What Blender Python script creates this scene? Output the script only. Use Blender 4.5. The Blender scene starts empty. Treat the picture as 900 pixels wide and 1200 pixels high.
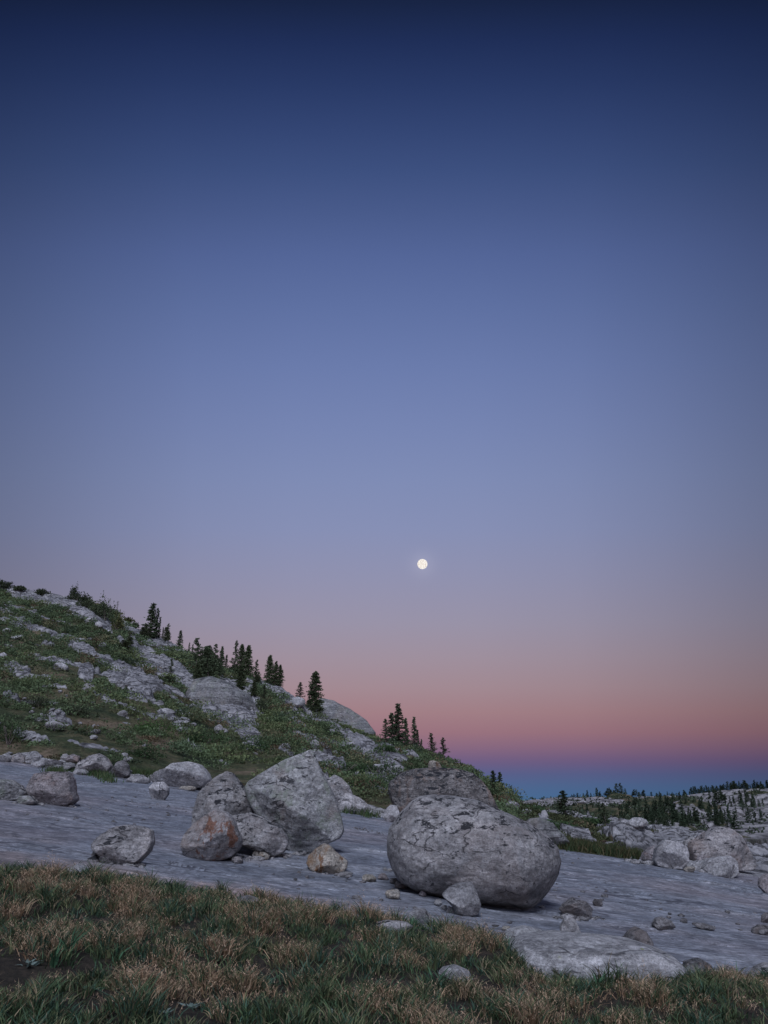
import bpy, math, random
import numpy as np
from math import radians, sin, cos, pi

random.seed(7)
RS = np.random.RandomState(7)
SC = bpy.context.scene
COL = SC.collection

# ------------------------------------------------------------------ camera
F = 900.0                       # focal length in pixels of a 900 x 1200 frame
PITCH = math.atan(345.0 / F)    # level horizon lies 345 px under the centre
CP, SP = cos(PITCH), sin(PITCH)
cam_d = bpy.data.cameras.new('camera')
cam = bpy.data.objects.new('camera', cam_d)
COL.objects.link(cam)
cam_d.sensor_fit = 'VERTICAL'
cam_d.sensor_height = 36.0
cam_d.lens = 36.0 * F / 1200.0
cam_d.clip_start = 0.1
cam_d.clip_end = 40000
cam.location = (0, 0, 0)
cam.rotation_euler = (pi / 2 + PITCH, 0, 0)
SC.camera = cam
SC.view_settings.view_transform = 'Standard'
SC.view_settings.look = 'None'
SC.view_settings.exposure = 0.0
SC.view_settings.gamma = 1.0

def lin(c):
    c = c / 255.0
    return c / 12.92 if c <= 0.04045 else ((c + 0.055) / 1.055) ** 2.4
def L3(r, g, b): return (lin(r), lin(g), lin(b), 1.0)

def ray(u, v):
    dx = (np.asarray(u, float) - 450) / F
    dy = -(np.asarray(v, float) - 600) / F
    return dx, CP - dy * SP, SP + dy * CP          # x, y, z
def tz(u, v):
    x, y, z = ray(u, v)
    return x / y, z / y
def project(x, y, z):
    f = y * CP + z * SP
    f = np.where(f > 0.1, f, 0.1)
    return 450 + F * x / f, 600 - F * (-y * SP + z * CP) / f

# ------------------------------------------------------------------ sky
W = bpy.data.worlds.new('World'); SC.world = W; W.use_nodes = True
nt = W.node_tree; nt.nodes.clear()
def N(t, typ, **kw):
    n = t.nodes.new(typ)
    for k, val in kw.items(): setattr(n, k, val)
    return n
def math_n(t, op, a, b=None, clamp=False):
    n = t.nodes.new('ShaderNodeMath'); n.operation = op; n.use_clamp = clamp
    for i, s in enumerate((a, b)):
        if s is None: continue
        if isinstance(s, (int, float)): n.inputs[i].default_value = s
        else: t.links.new(s, n.inputs[i])
    return n.outputs[0]
def ramp(t, fac, stops, interp='LINEAR'):
    n = t.nodes.new('ShaderNodeValToRGB'); cr = n.color_ramp; cr.interpolation = interp
    while len(cr.elements) < len(stops): cr.elements.new(0.5)
    for e, (p, c) in zip(cr.elements, stops):
        e.position = p
        e.color = c if len(c) == 4 else (*c, 1)
    t.links.new(fac, n.inputs[0])
    return n.outputs[0]
def mixc(t, fac, a, b, mode='MIX'):
    n = t.nodes.new('ShaderNodeMix'); n.data_type = 'RGBA'; n.blend_type = mode; n.clamp_result = False
    for s, i in ((fac, 0), (a, 6), (b, 7)):
        if isinstance(s, (int, float)): n.inputs[i].default_value = s
        elif isinstance(s, tuple): n.inputs[i].default_value = s if len(s) == 4 else (*s, 1)
        else: t.links.new(s, n.inputs[i])
    return n.outputs[2]

tc = N(nt, 'ShaderNodeTexCoord')
sep = N(nt, 'ShaderNodeSeparateXYZ'); nt.links.new(tc.outputs['Generated'], sep.inputs[0])
# the bands of an anti-twilight sky sink towards the sides: elevation measured with the sideways part weighted down
hz_n = math_n(nt, 'SQRT', math_n(nt, 'ADD', math_n(nt, 'MULTIPLY', sep.outputs[1], sep.outputs[1]), math_n(nt, 'MULTIPLY', math_n(nt, 'MULTIPLY', sep.outputs[0], sep.outputs[0]), .12)))
elev = math_n(nt, 'MULTIPLY', math_n(nt, 'ARCTAN2', sep.outputs[2], hz_n), 2 / pi)   # 0..1 over 90 degrees
SKY = [(0, (24, 36, 67)), (50, (32, 47, 88)), (100, (41, 58, 102)), (150, (51, 69, 115)), (200, (61, 80, 127)),
       (250, (73, 91, 139)), (300, (84, 102, 152)), (360, (95, 113, 162)), (430, (107, 124, 172)), (500, (118, 133, 178)),
       (560, (127, 140, 181)), (620, (135, 144, 181)), (680, (145, 146, 175)), (730, (153, 147, 168)), (770, (159, 144, 158)),
       (805, (162, 138, 147)), (835, (161, 127, 134)), (858, (153, 115, 127)), (876, (135, 104, 128)), (892, (111, 94, 131)),
       (906, (90, 96, 138)), (922, (78, 103, 144)), (940, (71, 107, 147))]
st = []
for v, c in SKY:
    e = math.degrees(PITCH + math.atan((600 - v) / F)) / 90
    st.append((e, L3(*c)))
st = sorted(st)
sky_a = ramp(nt, elev, [(0.0, L3(60, 98, 140))] + st[:13])
sky_b = ramp(nt, elev, st[12:] + [(0.78, L3(17, 29, 58)), (1.0, L3(15, 26, 52))])
selm = math_n(nt, 'GREATER_THAN', elev, st[12][0])
skyc = mixc(nt, selm, sky_a, sky_b)
# the opposite horizon, behind the photographer: brighter twilight arch (the sun is just under it)
moon_u, moon_v = 495.0, 661.0
mx, my, mz = [float(q) for q in ray(moon_u, moon_v)]
ml = math.sqrt(mx * mx + my * my + mz * mz); MD = (mx / ml, my / ml, mz / ml)
def dotn(vec):
    n = N(nt, 'ShaderNodeVectorMath', operation='DOT_PRODUCT')
    nt.links.new(tc.outputs['Generated'], n.inputs[0]); n.inputs[1].default_value = vec
    return n.outputs['Value']
side = math_n(nt, 'ABSOLUTE', sep.outputs[0])
fall = ramp(nt, side, [(0.0, (1.0,) * 3), (0.12, (.99,) * 3), (0.24, (.93,) * 3), (0.34, (.80,) * 3), (0.45, (.62,) * 3), (0.65, (.52,) * 3), (1.0, (.50,) * 3)])
skyc = mixc(nt, 1.0, skyc, fall, 'MULTIPLY')
back = ramp(nt, math_n(nt, 'MULTIPLY', sep.outputs[1], -1.0), [(0.0, (0,) * 3), (0.35, (0.10,) * 3), (1.0, (1,) * 3)], 'EASE')
arch = ramp(nt, elev, [(0.0, (.60, .47, .46)), (0.10, (.58, .53, .60)), (0.28, (.42, .50, .72)), (0.6, (.24, .34, .64)), (1.0, (.03, .05, .12))])
backc = mixc(nt, 1.0, arch, back, 'MULTIPLY')
tot = mixc(nt, 1.0, skyc, backc, 'ADD')
# faint aureole of the moon
au = math_n(nt, 'MULTIPLY', math_n(nt, 'POWER', math_n(nt, 'MAXIMUM', dotn(MD), 0.0), 9000.0), 0.05)
tot = mixc(nt, 1.0, tot, mixc(nt, 1.0, (1, .96, .95, 1), au, 'MULTIPLY'), 'ADD')
bg = N(nt, 'ShaderNodeBackground'); bg.inputs[1].default_value = 1.0
nt.links.new(tot, bg.inputs[0])
wo = N(nt, 'ShaderNodeOutputWorld'); nt.links.new(bg.outputs[0], wo.inputs[0])

sun_d = bpy.data.lights.new('twilight_sun', 'SUN')
sun = bpy.data.objects.new('twilight_sun', sun_d); COL.objects.link(sun)
sun_d.energy = 2.55
sun_d.angle = radians(32)
sun_d.color = (0.80, 0.84, 1.0)
from mathutils import Vector
sun.rotation_euler = Vector((0.10, 0.72, -1.0)).to_track_quat('-Z', 'Y').to_euler()   # soft light from high over the left shoulder

# ------------------------------------------------------------------ noise
_perm = np.random.RandomState(3).permutation(4096).astype(np.int64)
_pp = np.concatenate([_perm, _perm, _perm])
_g3 = np.random.RandomState(5).normal(size=(4096, 3)); _g3 /= np.linalg.norm(_g3, axis=1)[:, None]
def noise3(x, y, z):
    x, y, z = np.broadcast_arrays(np.asarray(x, float), np.asarray(y, float), np.asarray(z, float))
    xi, yi, zi = np.floor(x), np.floor(y), np.floor(z)
    fx, fy, fz = x - xi, y - yi, z - zi
    xi, yi, zi = [a.astype(np.int64) & 4095 for a in (xi, yi, zi)]
    ux, uy, uz = [a * a * a * (a * (a * 6 - 15) + 10) for a in (fx, fy, fz)]
    out = 0
    for i in (0, 1):
        wx = ux if i else 1 - ux
        pi_ = _pp[xi + i]
        for j in (0, 1):
            wy = uy if j else 1 - uy
            pj = _pp[pi_ + yi + j & 4095]
            for k in (0, 1):
                wz = uz if k else 1 - uz
                g = _g3[_pp[(pj + zi + k) & 4095]]
                out = out + wx * wy * wz * (g[..., 0] * (fx - i) + g[..., 1] * (fy - j) + g[..., 2] * (fz - k))
    return out * 1.6
def fbm(x, y, z=0.0, o=4, g=0.5):
    s = 0; a = 1.0; f = 1.0
    for k in range(o):
        s = s + a * noise3(x * f + 17.3 * k, y * f - 9.1 * k, z * f + 5.7 * k); a *= g; f *= 2.03
    return s
def worley(x, y, seed=0):
    x, y = np.broadcast_arrays(np.asarray(x, float), np.asarray(y, float))
    xi, yi = np.floor(x), np.floor(y)
    f1 = np.full(x.shape, 9.0); f2 = np.full(x.shape, 9.0); idc = np.zeros(x.shape)
    for i in (-1, 0, 1):
        for j in (-1, 0, 1):
            cx, cy = xi + i, yi + j
            h = _pp[(_pp[cx.astype(np.int64) & 4095] + (cy.astype(np.int64) & 4095) + seed) & 4095]
            jx = cx + .5 + .9 * (h / 4096. - .5); jy = cy + .5 + .9 * (_pp[(h + 77) & 4095] / 4096. - .5)
            d = np.hypot(x - jx, y - jy)
            c = d < f1
            f2 = np.where(c, f1, np.minimum(f2, d)); idc = np.where(c, _pp[(h + 501) & 4095] / 4096., idc); f1 = np.where(c, d, f1)
    return f1, f2, idc
def sstep(a, b, x):
    t = np.clip((x - a) / (b - a), 0, 1); return t * t * (3 - 2 * t)

# ------------------------------------------------------------------ terrain height
def slab_plane(x, y):
    xs = np.clip(x, -70, 60)
    return -2.0 - 0.12 * xs + 0.05 * np.clip(y, -40, 80)
def curve_depth_from_px(pts):       # feature line on the slab plane: t -> y
    T, Y = [], []
    for u, v in pts:
        t, k = tz(u, v)
        Y.append(2.0 / (-0.12 * t + 0.05 - k)); T.append(t)
    return np.array(T, float), np.array(Y, float)
G_T, G_Y = curve_depth_from_px([(-300, 985), (-150, 1003), (0, 1023), (120, 1038), (250, 1053), (340, 1064), (430, 1078), (520, 1092), (590, 1110),
                                (640, 1150), (740, 1160), (800, 1150), (900, 1152), (1100, 1160), (1300, 1180)])
E1_T, E1_Y = curve_depth_from_px([(-400, 872), (0, 891), (80, 903), (150, 912), (250, 922), (400, 950), (450, 957), (560, 975), (650, 993), (750, 1008), (830, 1022), (900, 1030), (1100, 1050), (1400, 1085)])
def knots(lst):
    T = []; Y = []; Z = []
    for u, v, y in lst:
        t, k = tz(u, v); T.append(t); Y.append(y); Z.append(k * y)
    o = np.argsort(T)
    return np.array(T, float)[o], np.array(Y, float)[o], np.array(Z, float)[o]
E2 = knots([(-800, 560, 150), (-400, 620, 145), (-150, 668, 135), (0, 688, 130), (60, 697, 130), (112, 709, 128), (135, 722, 126), (160, 738, 123), (190, 749, 121), (220, 764, 118),
            (260, 785, 112), (300, 795, 108), (330, 806, 105), (355, 826, 102), (385, 846, 99), (415, 860, 96), (440, 868, 94), (475, 875, 90), (500, 887, 86), (530, 900, 82),
            (560, 915, 79), (585, 933, 76), (600, 938, 75), (640, 952, 73), (700, 966, 72), (740, 969, 75), (800, 972, 74), (850, 982, 70), (872, 1002, 66), (900, 1006, 60), (1000, 1020, 52), (1300, 1040, 50)])
E5 = knots([(-800, 880, 380), (300, 938, 380), (560, 945, 360), (640, 938, 340), (690, 941, 310), (740, 937, 300), (790, 934, 300), (830, 930, 300), (860, 927, 300), (900, 928, 300), (1000, 915, 320), (1300, 900, 350)])
WATER_Z = -4.2
def H0(x, y):
    x = np.asarray(x, float); y = np.asarray(y, float)
    yy = np.maximum(y, 4.0)
    t = np.clip(x / yy, -1.6, 1.6)
    p = slab_plane(x, y)
    y1 = np.interp(t, E1_T, E1_Y)
    x1 = t * y1; z1 = slab_plane(x1, y1)
    y2 = np.interp(t, E2[0], E2[1]); z2 = np.interp(t, E2[0], E2[2])
    ym = y1 + (y2 - y1) * 0.45; zm = z1 + (z2 - z1) * 0.43
    y3 = y2 * 1.22 + 2; z3 = np.minimum(z2 - 1.0, z2 * 0.75 - 0.5)
    lk = sstep(.34, .42, t)
    y3 = y3 * (1 - lk) + (y2 + 9) * lk; z3 = np.where(lk > 0, z3 * (1 - lk) + (-5.6) * lk, z3)
    y4 = np.maximum(np.full_like(t, 112.) * (1 - lk) + 148. * lk, y3 + 15)
    z4 = np.full_like(t, -4.0) * (1 - lk) + (-5.0) * lk
    z4 = np.where(t < .05, 0.0, z4)
    y5 = np.interp(t, E5[0], E5[1]); z5 = np.interp(t, E5[0], E5[2])
    ks = [(y1, z1), (ym, zm), (y2, z2), (y3, z3), (y4, z4), (y5, z5), (y5 * 1.5, z5 - 12), (y5 * 1.5 + 1200, z5 * 0 - 30), (y5 * 0 + 9000, z5 * 0 - 60)]
    z = p
    for (ya, za), (yb, zb) in zip(ks[:-1], ks[1:]):
        w = np.clip((y - ya) / (yb - ya), 0, 1)
        z = np.where(y > ya, za + (zb - za) * w, z)
    return z
# exposed rock on the green slope, given as pixel ellipses (u, v, ru, rv, slope in degrees)
ROCK = [(50, 702, 58, 8, 14), (95, 722, 22, 5, 22), (25, 716, 24, 3, 20), (40, 733, 30, 2.6, 24), (100, 763, 22, 5, 25), (118, 732, 14, 6, 25), (150, 734, 15, 8, 30), (178, 752, 24, 5, 20),
        (208, 753, 20, 6, 32), (190, 780, 54, 8, 27), (152, 802, 30, 17, 38), (125, 778, 18, 4, 24), (268, 822, 40, 22, 25), (272, 850, 42, 6, 22), (330, 815, 46, 7, 38), (352, 826, 14, 8, 30),
        (392, 856, 42, 4, 30), (428, 880, 26, 8, 22), (378, 889, 26, 5, 20), (20, 786, 16, 8, 32), (365, 870, 24, 3, 24), (250, 768, 26, 4, 30), (100, 793, 9, 5, 20),
        (470, 885, 24, 3, 25), (520, 915, 20, 4, 30), (440, 905, 16, 4, 20), (70, 850, 14, 6, 20), (210, 850, 12, 3, 20), (640, 948, 5, 3, 15), (600, 945, 9, 3, 20), (228, 868, 14, 3, 20), (345, 848, 16, 4, 30),
        (300, 872, 12, 3, 15), (35, 870, 20, 3, 10), (110, 878, 30, 2.5, 8), (458, 898, 14, 5, 20)]
GREEN_R = [(735, 1003, 58, 5, 15), (668, 990, 34, 6, 22), (640, 972, 26, 5, 28), (690, 973, 30, 4, 25), (725, 963, 26, 3, 12), (700, 965, 14, 4, 15), (636, 952, 26, 4, 26), (715, 990, 16, 3, 15), (760, 977, 18, 2.5, 12), (800, 975, 20, 2, 5), (620, 962, 26, 4, 30), (662, 962, 20, 3, 20)]
def ell(u, v, lst):
    m = np.full(np.shape(u), -1.0)
    for (cu, cv, ru, rv, a) in lst:
        a = radians(a); du, dv = u - cu, v - cv
        p = (du * cos(a) + dv * sin(a)) / ru; q = (-du * sin(a) + dv * cos(a)) / rv
        m = np.maximum(m, 1 - np.sqrt(p * p + q * q))
    return m
def rock_mask(x, y, z0):
    u, v = project(x, y, z0)
    t = x / np.maximum(y, 4)
    # noise whose streaks run along the slope line
    a = x * .9 - y * .25; b = x * .3 + y * .9
    n = fbm(a * .07, b * .28, 3.1, 4)
    n2 = fbm(a * .3, b * .9, 7.7, 3)
    left = np.maximum(np.clip(ell(u, v, ROCK) * 1.6 + .15, -1, 1) + n2 * .35, (n - .46) * 1.6 + n2 * .3)
    right = .5 - np.clip(ell(u, v, GREEN_R) * 2 + .9, 0, 1.4) + n2 * .3
    k = sstep(.165, .20, t)
    m = left * (1 - k) + right * k
    return sstep(-.08, .16, m)
def H(x, y):
    x = np.asarray(x, float); y = np.asarray(y, float)
    z = H0(x, y)
    t = np.clip(x / np.maximum(y, 4), -1.6, 1.6)
    y1 = np.interp(t, E1_T, E1_Y); y2 = np.interp(t, E2[0], E2[1]); g = np.interp(t, G_T, G_Y)
    # slab: undulation, sheeting ledges, joints
    ws = sstep(0, .8, y - g) * (1 - sstep(-1, 2.5, y - y1))
    al = x + y * .0; ac = y + x * .22
    q = ac * .33 + fbm(al * .06, ac * .22, 1.5, 4) * 1.3
    saw = q - np.floor(q); led = (saw ** 3) - .3 * sstep(0, .06, saw)
    lm = sstep(-.1, .5, fbm(al * .12, ac * .16, 9.5, 3))
    d = .10 * fbm(x * .16, y * .16, 2.2, 3) + .07 * led * lm + .012 * fbm(al * .55, ac * 2.0, 4.4, 4) + .005 * fbm(al * 2, ac * 7, 6.6, 3)
    cr = np.abs(fbm(al * .13 + 4, ac * .75, 12.5, 3)); d = d - .05 * (1 - sstep(0, .035, cr))
    z = z + ws * d
    # soil mound under the grass
    wg = sstep(0.0, 1.3, g - y)
    z = z + wg * (.20 + .10 * fbm(x * .8, y * .8, 8.8, 3)) * 1.0
    # green slope
    wh = sstep(0, 7, y - y1) * (1 - .6 * sstep(-9, 0, y - y2) * (y < y2 * 1.3))
    near = y < y2 * 1.3 + 6
    rm = np.where(near & (y > y1), rock_mask(x, y, z), 0)
    wa = x * .95 - y * .3 + .8 * fbm(x * .2, y * .2, 70., 2); wb = x * .3 + y * .95 + .8 * fbm(x * .2, y * .2, 71., 2)
    f1, f2, cid = worley(wa * .30, wb * .55)
    g1, g2, cid2 = worley(wa * .9, wb * 1.5, 9)
    blk = (cid - .5) * .5 - .35 * (1 - sstep(0, .16, f2 - f1)) + (cid2 - .5) * .22 - .14 * (1 - sstep(0, .2, g2 - g1))
    hill = .55 * fbm(x * .07, y * .07, 1.1, 4) + rm * blk + rm * (.35 + .25 * fbm(x * .5, y * .5, 5.5, 4) + .5 * fbm(x * .15 - y * .04, y * .25, 2.5, 2))
    z = z + np.where(near, wh * hill, 0)
    # far granite domes
    y5_ = np.interp(t, E5[0], E5[1])
    wf = sstep(100, 135, y) * (1 - sstep(600, 1500, y)) * sstep(-.15, .1, t)
    wc = 1 - .80 * np.exp(-((y - y5_) / 26.) ** 2)
    sel = (wf > 0)
    if np.any(sel):
        X = np.where(sel, x, 0); Y = np.where(sel, y, 0)
        xa = X + 7 * fbm(X * .03, Y * .02, 80., 2); ya = Y + 9 * fbm(X * .03, Y * .02, 81., 2)
        k1, k2, kid = worley(xa * .030, ya * .020, 3)
        l1, l2, lid = worley(xa * .10, ya * .055, 5)
        dz = (2.6 + 2.2 * kid) * (1 - k1 * k1 * 1.3) - 1.6 - 1.2 * (1 - sstep(0, .12, k2 - k1)) + 1.5 * (lid - .4) * (1 - l1 * l1) - .5 * (1 - sstep(0, .15, l2 - l1)) + .5 * fbm(X * .13, Y * .1, 23., 4)
        z = z + np.where(sel, wf * wc * dz * np.clip(.45 + (Y - 110) / 160, .45, 1.0), 0)
    return z

def cast(u, v, y0=5.0, y1=130.0, n=260):
    dx, dy, dz = [float(q) for q in ray(u, v)]
    n = 130
    for st_ in range(2):
        ys = y0 * (y1 / y0) ** np.linspace(0, 1, n)
        s = ys * dz / dy - H(ys * dx / dy, ys)
        i = np.where(s < 0)[0]
        if len(i) == 0: return None
        i = i[0]
        if i == 0: yy = ys[0]; break
        yy = ys[i - 1] + (ys[i] - ys[i - 1]) * s[i - 1] / (s[i - 1] - s[i] + 1e-9)
        y0, y1, n = ys[i - 1], ys[i], 12
    return yy * dx / dy, yy, yy * dz / dy

def cast_many(us, vs, y0=5.0, y1=130.0, n=130):
    dx, dy, dz = ray(us, vs)
    ys = (y0 * (y1 / y0) ** np.linspace(0, 1, n))[None, :] + 0 * dx[:, None]
    for st_ in range(2):
        s = ys * (dz / dy)[:, None] - H(ys * (dx / dy)[:, None], ys)
        neg = s < 0; hit = neg.any(1); i = np.clip(neg.argmax(1), 1, None); r = np.arange(len(us))
        a, b_, sa, sb = ys[r, i - 1], ys[r, i], s[r, i - 1], s[r, i]
        yy = a + (b_ - a) * np.clip(sa / (sa - sb + 1e-9), 0, 1)
        if st_ == 0: hit0 = hit; ys = a[:, None] + (b_ - a)[:, None] * np.linspace(-.02, 1.02, 8)[None, :]
    return np.stack([yy * dx / dy, yy, yy * dz / dy], 1), hit0

# ------------------------------------------------------------------ materials
def new_mat(name):
    m = bpy.data.materials.new(name); m.use_nodes = True
    t = m.node_tree; t.nodes.clear()
    b = t.nodes.new('ShaderNodeBsdfPrincipled'); o = t.nodes.new('ShaderNodeOutputMaterial')
    t.links.new(b.outputs[0], o.inputs[0])
    b.inputs['Roughness'].default_value = .9
    b.inputs['Specular IOR Level'].default_value = .2
    return m, t, b
def coords(t, scale=(1, 1, 1), rot=(0, 0, 0), space='Object', rnd=True):
    c = t.nodes.new('ShaderNodeTexCoord'); mp = t.nodes.new('ShaderNodeMapping')
    mp.inputs['Scale'].default_value = scale; mp.inputs['Rotation'].default_value = rot
    t.links.new(c.outputs[space], mp.inputs[0])
    if rnd:
        oi = t.nodes.new('ShaderNodeObjectInfo')
        v = t.nodes.new('ShaderNodeVectorMath'); v.operation = 'SCALE'
        v.inputs[0].default_value = (37, 91, 53); t.links.new(oi.outputs['Random'], v.inputs['Scale'])
        t.links.new(v.outputs[0], mp.inputs['Location'])
    return mp.outputs[0]
def tnoise(t, vec, scale, detail=6, rough=.6, dist=0.0):
    n = t.nodes.new('ShaderNodeTexNoise'); n.inputs['Scale'].default_value = scale
    n.inputs['Detail'].default_value = detail; n.inputs['Roughness'].default_value = rough; n.inputs['Distortion'].default_value = dist
    t.links.new(vec, n.inputs['Vector']); return n.outputs[0]
def tvor(t, vec, scale, feature='F1', out=0):
    n = t.nodes.new('ShaderNodeTexVoronoi'); n.feature = feature; n.inputs['Scale'].default_value = scale
    t.links.new(vec, n.inputs['Vector']); return n.outputs[out]
def sramp(t, fac, a, b, va=0.0, vb=1.0):
    n = t.nodes.new('ShaderNodeMapRange'); n.interpolation_type = 'SMOOTHSTEP'
    n.inputs['From Min'].default_value = a; n.inputs['From Max'].default_value = b
    n.inputs['To Min'].default_value = va; n.inputs['To Max'].default_value = vb
    t.links.new(fac, n.inputs[0]); return n.outputs[0]
def bump(t, b, hgt, strength, dist, prev=None):
    n = t.nodes.new('ShaderNodeBump'); n.inputs['Strength'].default_value = strength; n.inputs['Distance'].default_value = dist
    t.links.new(hgt, n.inputs['Height'])
    if prev is not None: t.links.new(prev, n.inputs['Normal'])
    if b is not None: t.links.new(n.outputs[0], b.inputs['Normal'])
    return n.outputs[0]
def normal_z(t):
    g = t.nodes.new('ShaderNodeNewGeometry'); s = t.nodes.new('ShaderNodeSeparateXYZ')
    t.links.new(g.outputs['Normal'], s.inputs[0]); return s.outputs[2]

def granite(name, dark, light, warm, warm_amt=.45, lichen=.5, scale=1.0, band=(1, 1, 2.2), tilt=.4, stain=None, stain_amt=0, green=0.0, rnd=True, yellow=0.0, lbias=0.0):
    m, t, b = new_mat(name)
    v = coords(t, rnd=rnd)
    vb = coords(t, scale=band, rot=(0.2, tilt, 0.3), rnd=rnd)
    big = tnoise(t, vb, 1.1 * scale, 7, .62, .6)
    col = ramp(t, big, [(.30, dark), (.47, tuple(.5 * (a + c) for a, c in zip(dark, light))), (.62, light)])
    fine = tnoise(t, v, 14 * scale, 5, .75)
    col = mixc(t, .75, col, ramp(t, fine, [(.32, (.35,) * 3), (.5, (.95,) * 3), (.66, (1.6,) * 3)]), 'MULTIPLY')
    mid = tnoise(t, vb, 4.5 * scale, 6, .75, .4)
    col = mixc(t, .6, col, ramp(t, mid, [(.34, (.42,) * 3), (.5, (1.0,) * 3), (.64, (1.5,) * 3)]), 'MULTIPLY')
    w = sramp(t, tnoise(t, v, .9 * scale, 4, .6, .8), .48, .66)
    col = mixc(t, math_n(t, 'MULTIPLY', w, warm_amt), col, warm)
    if green:
        gm = sramp(t, tnoise(t, v, 3.1 * scale, 7, .7, .4), .5, .62)
        col = mixc(t, math_n(t, 'MULTIPLY', gm, green), col, (.30, .35, .27, 1))
    if stain is not None:
        sm = sramp(t, tnoise(t, coords(t, scale=(2.2, 1, .8), rot=(0, .6, 0), rnd=rnd), .9 * scale, 6, .7, .3), .555, .60)
        col = mixc(t, math_n(t, 'MULTIPLY', sm, stain_amt), col, stain)
    # pale crustose and black lichens
    pale = sramp(t, tnoise(t, v, 5.5 * scale, 6, .72), .56, .66)
    col = mixc(t, math_n(t, 'MULTIPLY', pale, .42), col, (.52, .53, .54, 1))
    vl = coords(t, scale=(1.0, 1.0, 2.4), rot=(0, .5, 0), rnd=rnd)
    lm = tnoise(t, vl, 3.4 * scale, 8, .72, .5)
    nz = normal_z(t)
    up = sramp(t, nz, -.1, .75, .0, .11)
    lm2 = sramp(t, math_n(t, 'ADD', lm, up), .645 - lbias, .675 - lbias)
    lm3 = sramp(t, tnoise(t, v, 9 * scale, 3, .6), .66, .69)
    lmx = math_n(t, 'MULTIPLY', math_n(t, 'MAXIMUM', lm2, math_n(t, 'MULTIPLY', lm3, .8)), lichen, True)
    col = mixc(t, lmx, col, (.035, .037, .042, 1))
    if yellow:
        ym = sramp(t, tvor(t, v, 4.2), .13, .06)
        ym = math_n(t, 'MULTIPLY', ym, sramp(t, tnoise(t, v, 1.6, 2), .52, .6))
        col = mixc(t, math_n(t, 'MULTIPLY', ym, yellow), col, (.42, .50, .06, 1))
    sp = sramp(t, tnoise(t, v, 60 * scale, 2, .6), .58, .66)
    col = mixc(t, math_n(t, 'MULTIPLY', sp, .45), col, (.06, .06, .07, 1))
    dv = t.nodes.new('ShaderNodeVectorMath'); dv.operation = 'ADD'
    nn = t.nodes.new('ShaderNodeTexNoise'); nn.inputs['Scale'].default_value = 2.2 * scale; nn.inputs['Detail'].default_value = 5
    t.links.new(vb, nn.inputs['Vector'])
    sc_ = t.nodes.new('ShaderNodeVectorMath'); sc_.operation = 'SCALE'; sc_.inputs['Scale'].default_value = .55
    t.links.new(nn.outputs['Color'], sc_.inputs[0]); t.links.new(vb, dv.inputs[0]); t.links.new(sc_.outputs[0], dv.inputs[1])
    ce = tvor(t, dv.outputs[0], .8 * scale, 'DISTANCE_TO_EDGE')
    ckm = math_n(t, 'MULTIPLY', sramp(t, ce, .016, .003), sramp(t, tnoise(t, v, 1.7 * scale, 3, .5), .46, .56))
    col = mixc(t, math_n(t, 'MULTIPLY', ckm, .75), col, (.03, .03, .035, 1))
    t.links.new(col, b.inputs['Base Color'])
    n0 = bump(t, None, math_n(t, 'MULTIPLY', ckm, -1.0), .8, .03)
    n1 = bump(t, None, tnoise(t, vb, 5 * scale, 9, .75), 1.0, .16, n0)
    vo = math_n(t, 'ABSOLUTE', math_n(t, 'SUBTRACT', tnoise(t, vb, 2.1 * scale, 5, .6, .7), .5))
    n2 = bump(t, None, sramp(t, vo, 0, .012), .5, .025, n1)
    bump(t, b, fine, .8, .04, n2)
    return m
def g(v, r=1.0, bl=1.0): return (v * r, v, v * bl, 1)
M = {}
M['grey'] = granite('grey_granite', g(.17, 1, 1.02), g(.54, 1.03, .98), (.42, .36, .33, 1), .35, .95, lbias=-.006)
M['pink'] = granite('pink_grey_granite', g(.16, 1.02, 1.02), g(.48, 1.05, .98), (.42, .32, .27, 1), .6, 1.0)
M['green'] = granite('lichen_green_granite', g(.20, .98, 1.0), g(.56, 1.0, .98), (.44, .36, .31, 1), .4, .9, green=.6)
M['lichened'] = granite('black_lichened_granite', g(.13, 1, 1.02), g(.46, 1.02, .98), (.34, .30, .27, 1), .4, 1.0, lbias=.035)
M['mottled'] = granite('dark_mottled_granite', g(.07, 1.04, .98), g(.33, 1.06, .95), (.32, .23, .18, 1), .7, 1.0, scale=1.25, lbias=.055)
M['pale'] = granite('pale_granite', g(.22, 1, 1.02), g(.52, 1.01, 1.0), (.40, .36, .34, 1), .2, .25, band=(1, 1, 1.3))
M['rust'] = granite('rust_stained_granite', g(.23, 1.03, .98), g(.52, 1.03, 1.0), (.42, .33, .28, 1), .5, .5, stain=(.26, .10, .045, 1), stain_amt=.8, scale=1.2)
M['brown'] = granite('brown_granite', g(.18, 1.08, 1.0), g(.42, 1.1, 1.0), (.38, .27, .23, 1), .65, .7, scale=1.3)
M['tan'] = granite('tan_stained_granite', g(.26, 1.1, .85), g(.62, 1.08, .86), (.44, .26, .13, 1), .8, .35, stain=(.27, .13, .05, 1), stain_amt=.85, scale=1.8)
M['dark'] = granite('dark_granite', g(.12), g(.34, 1.04, 1), (.28, .22, .19, 1), .4, .7, scale=2.2)
M['blue'] = granite('blue_grey_granite', g(.36, 1.0, 1.0), g(.62, 1.01, 1.0), (.33, .31, .31, 1), .2, .4, band=(.5, 1, 2.2), tilt=.1, yellow=1.0, rnd=False)
M['hillrock'] = granite('slope_granite', g(.28, 1, 1.05), g(.50, 1, 1.04), (.40, .35, .33, 1), .3, .45, scale=.5, band=(.7, 1, 2.6), tilt=.5)
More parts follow.
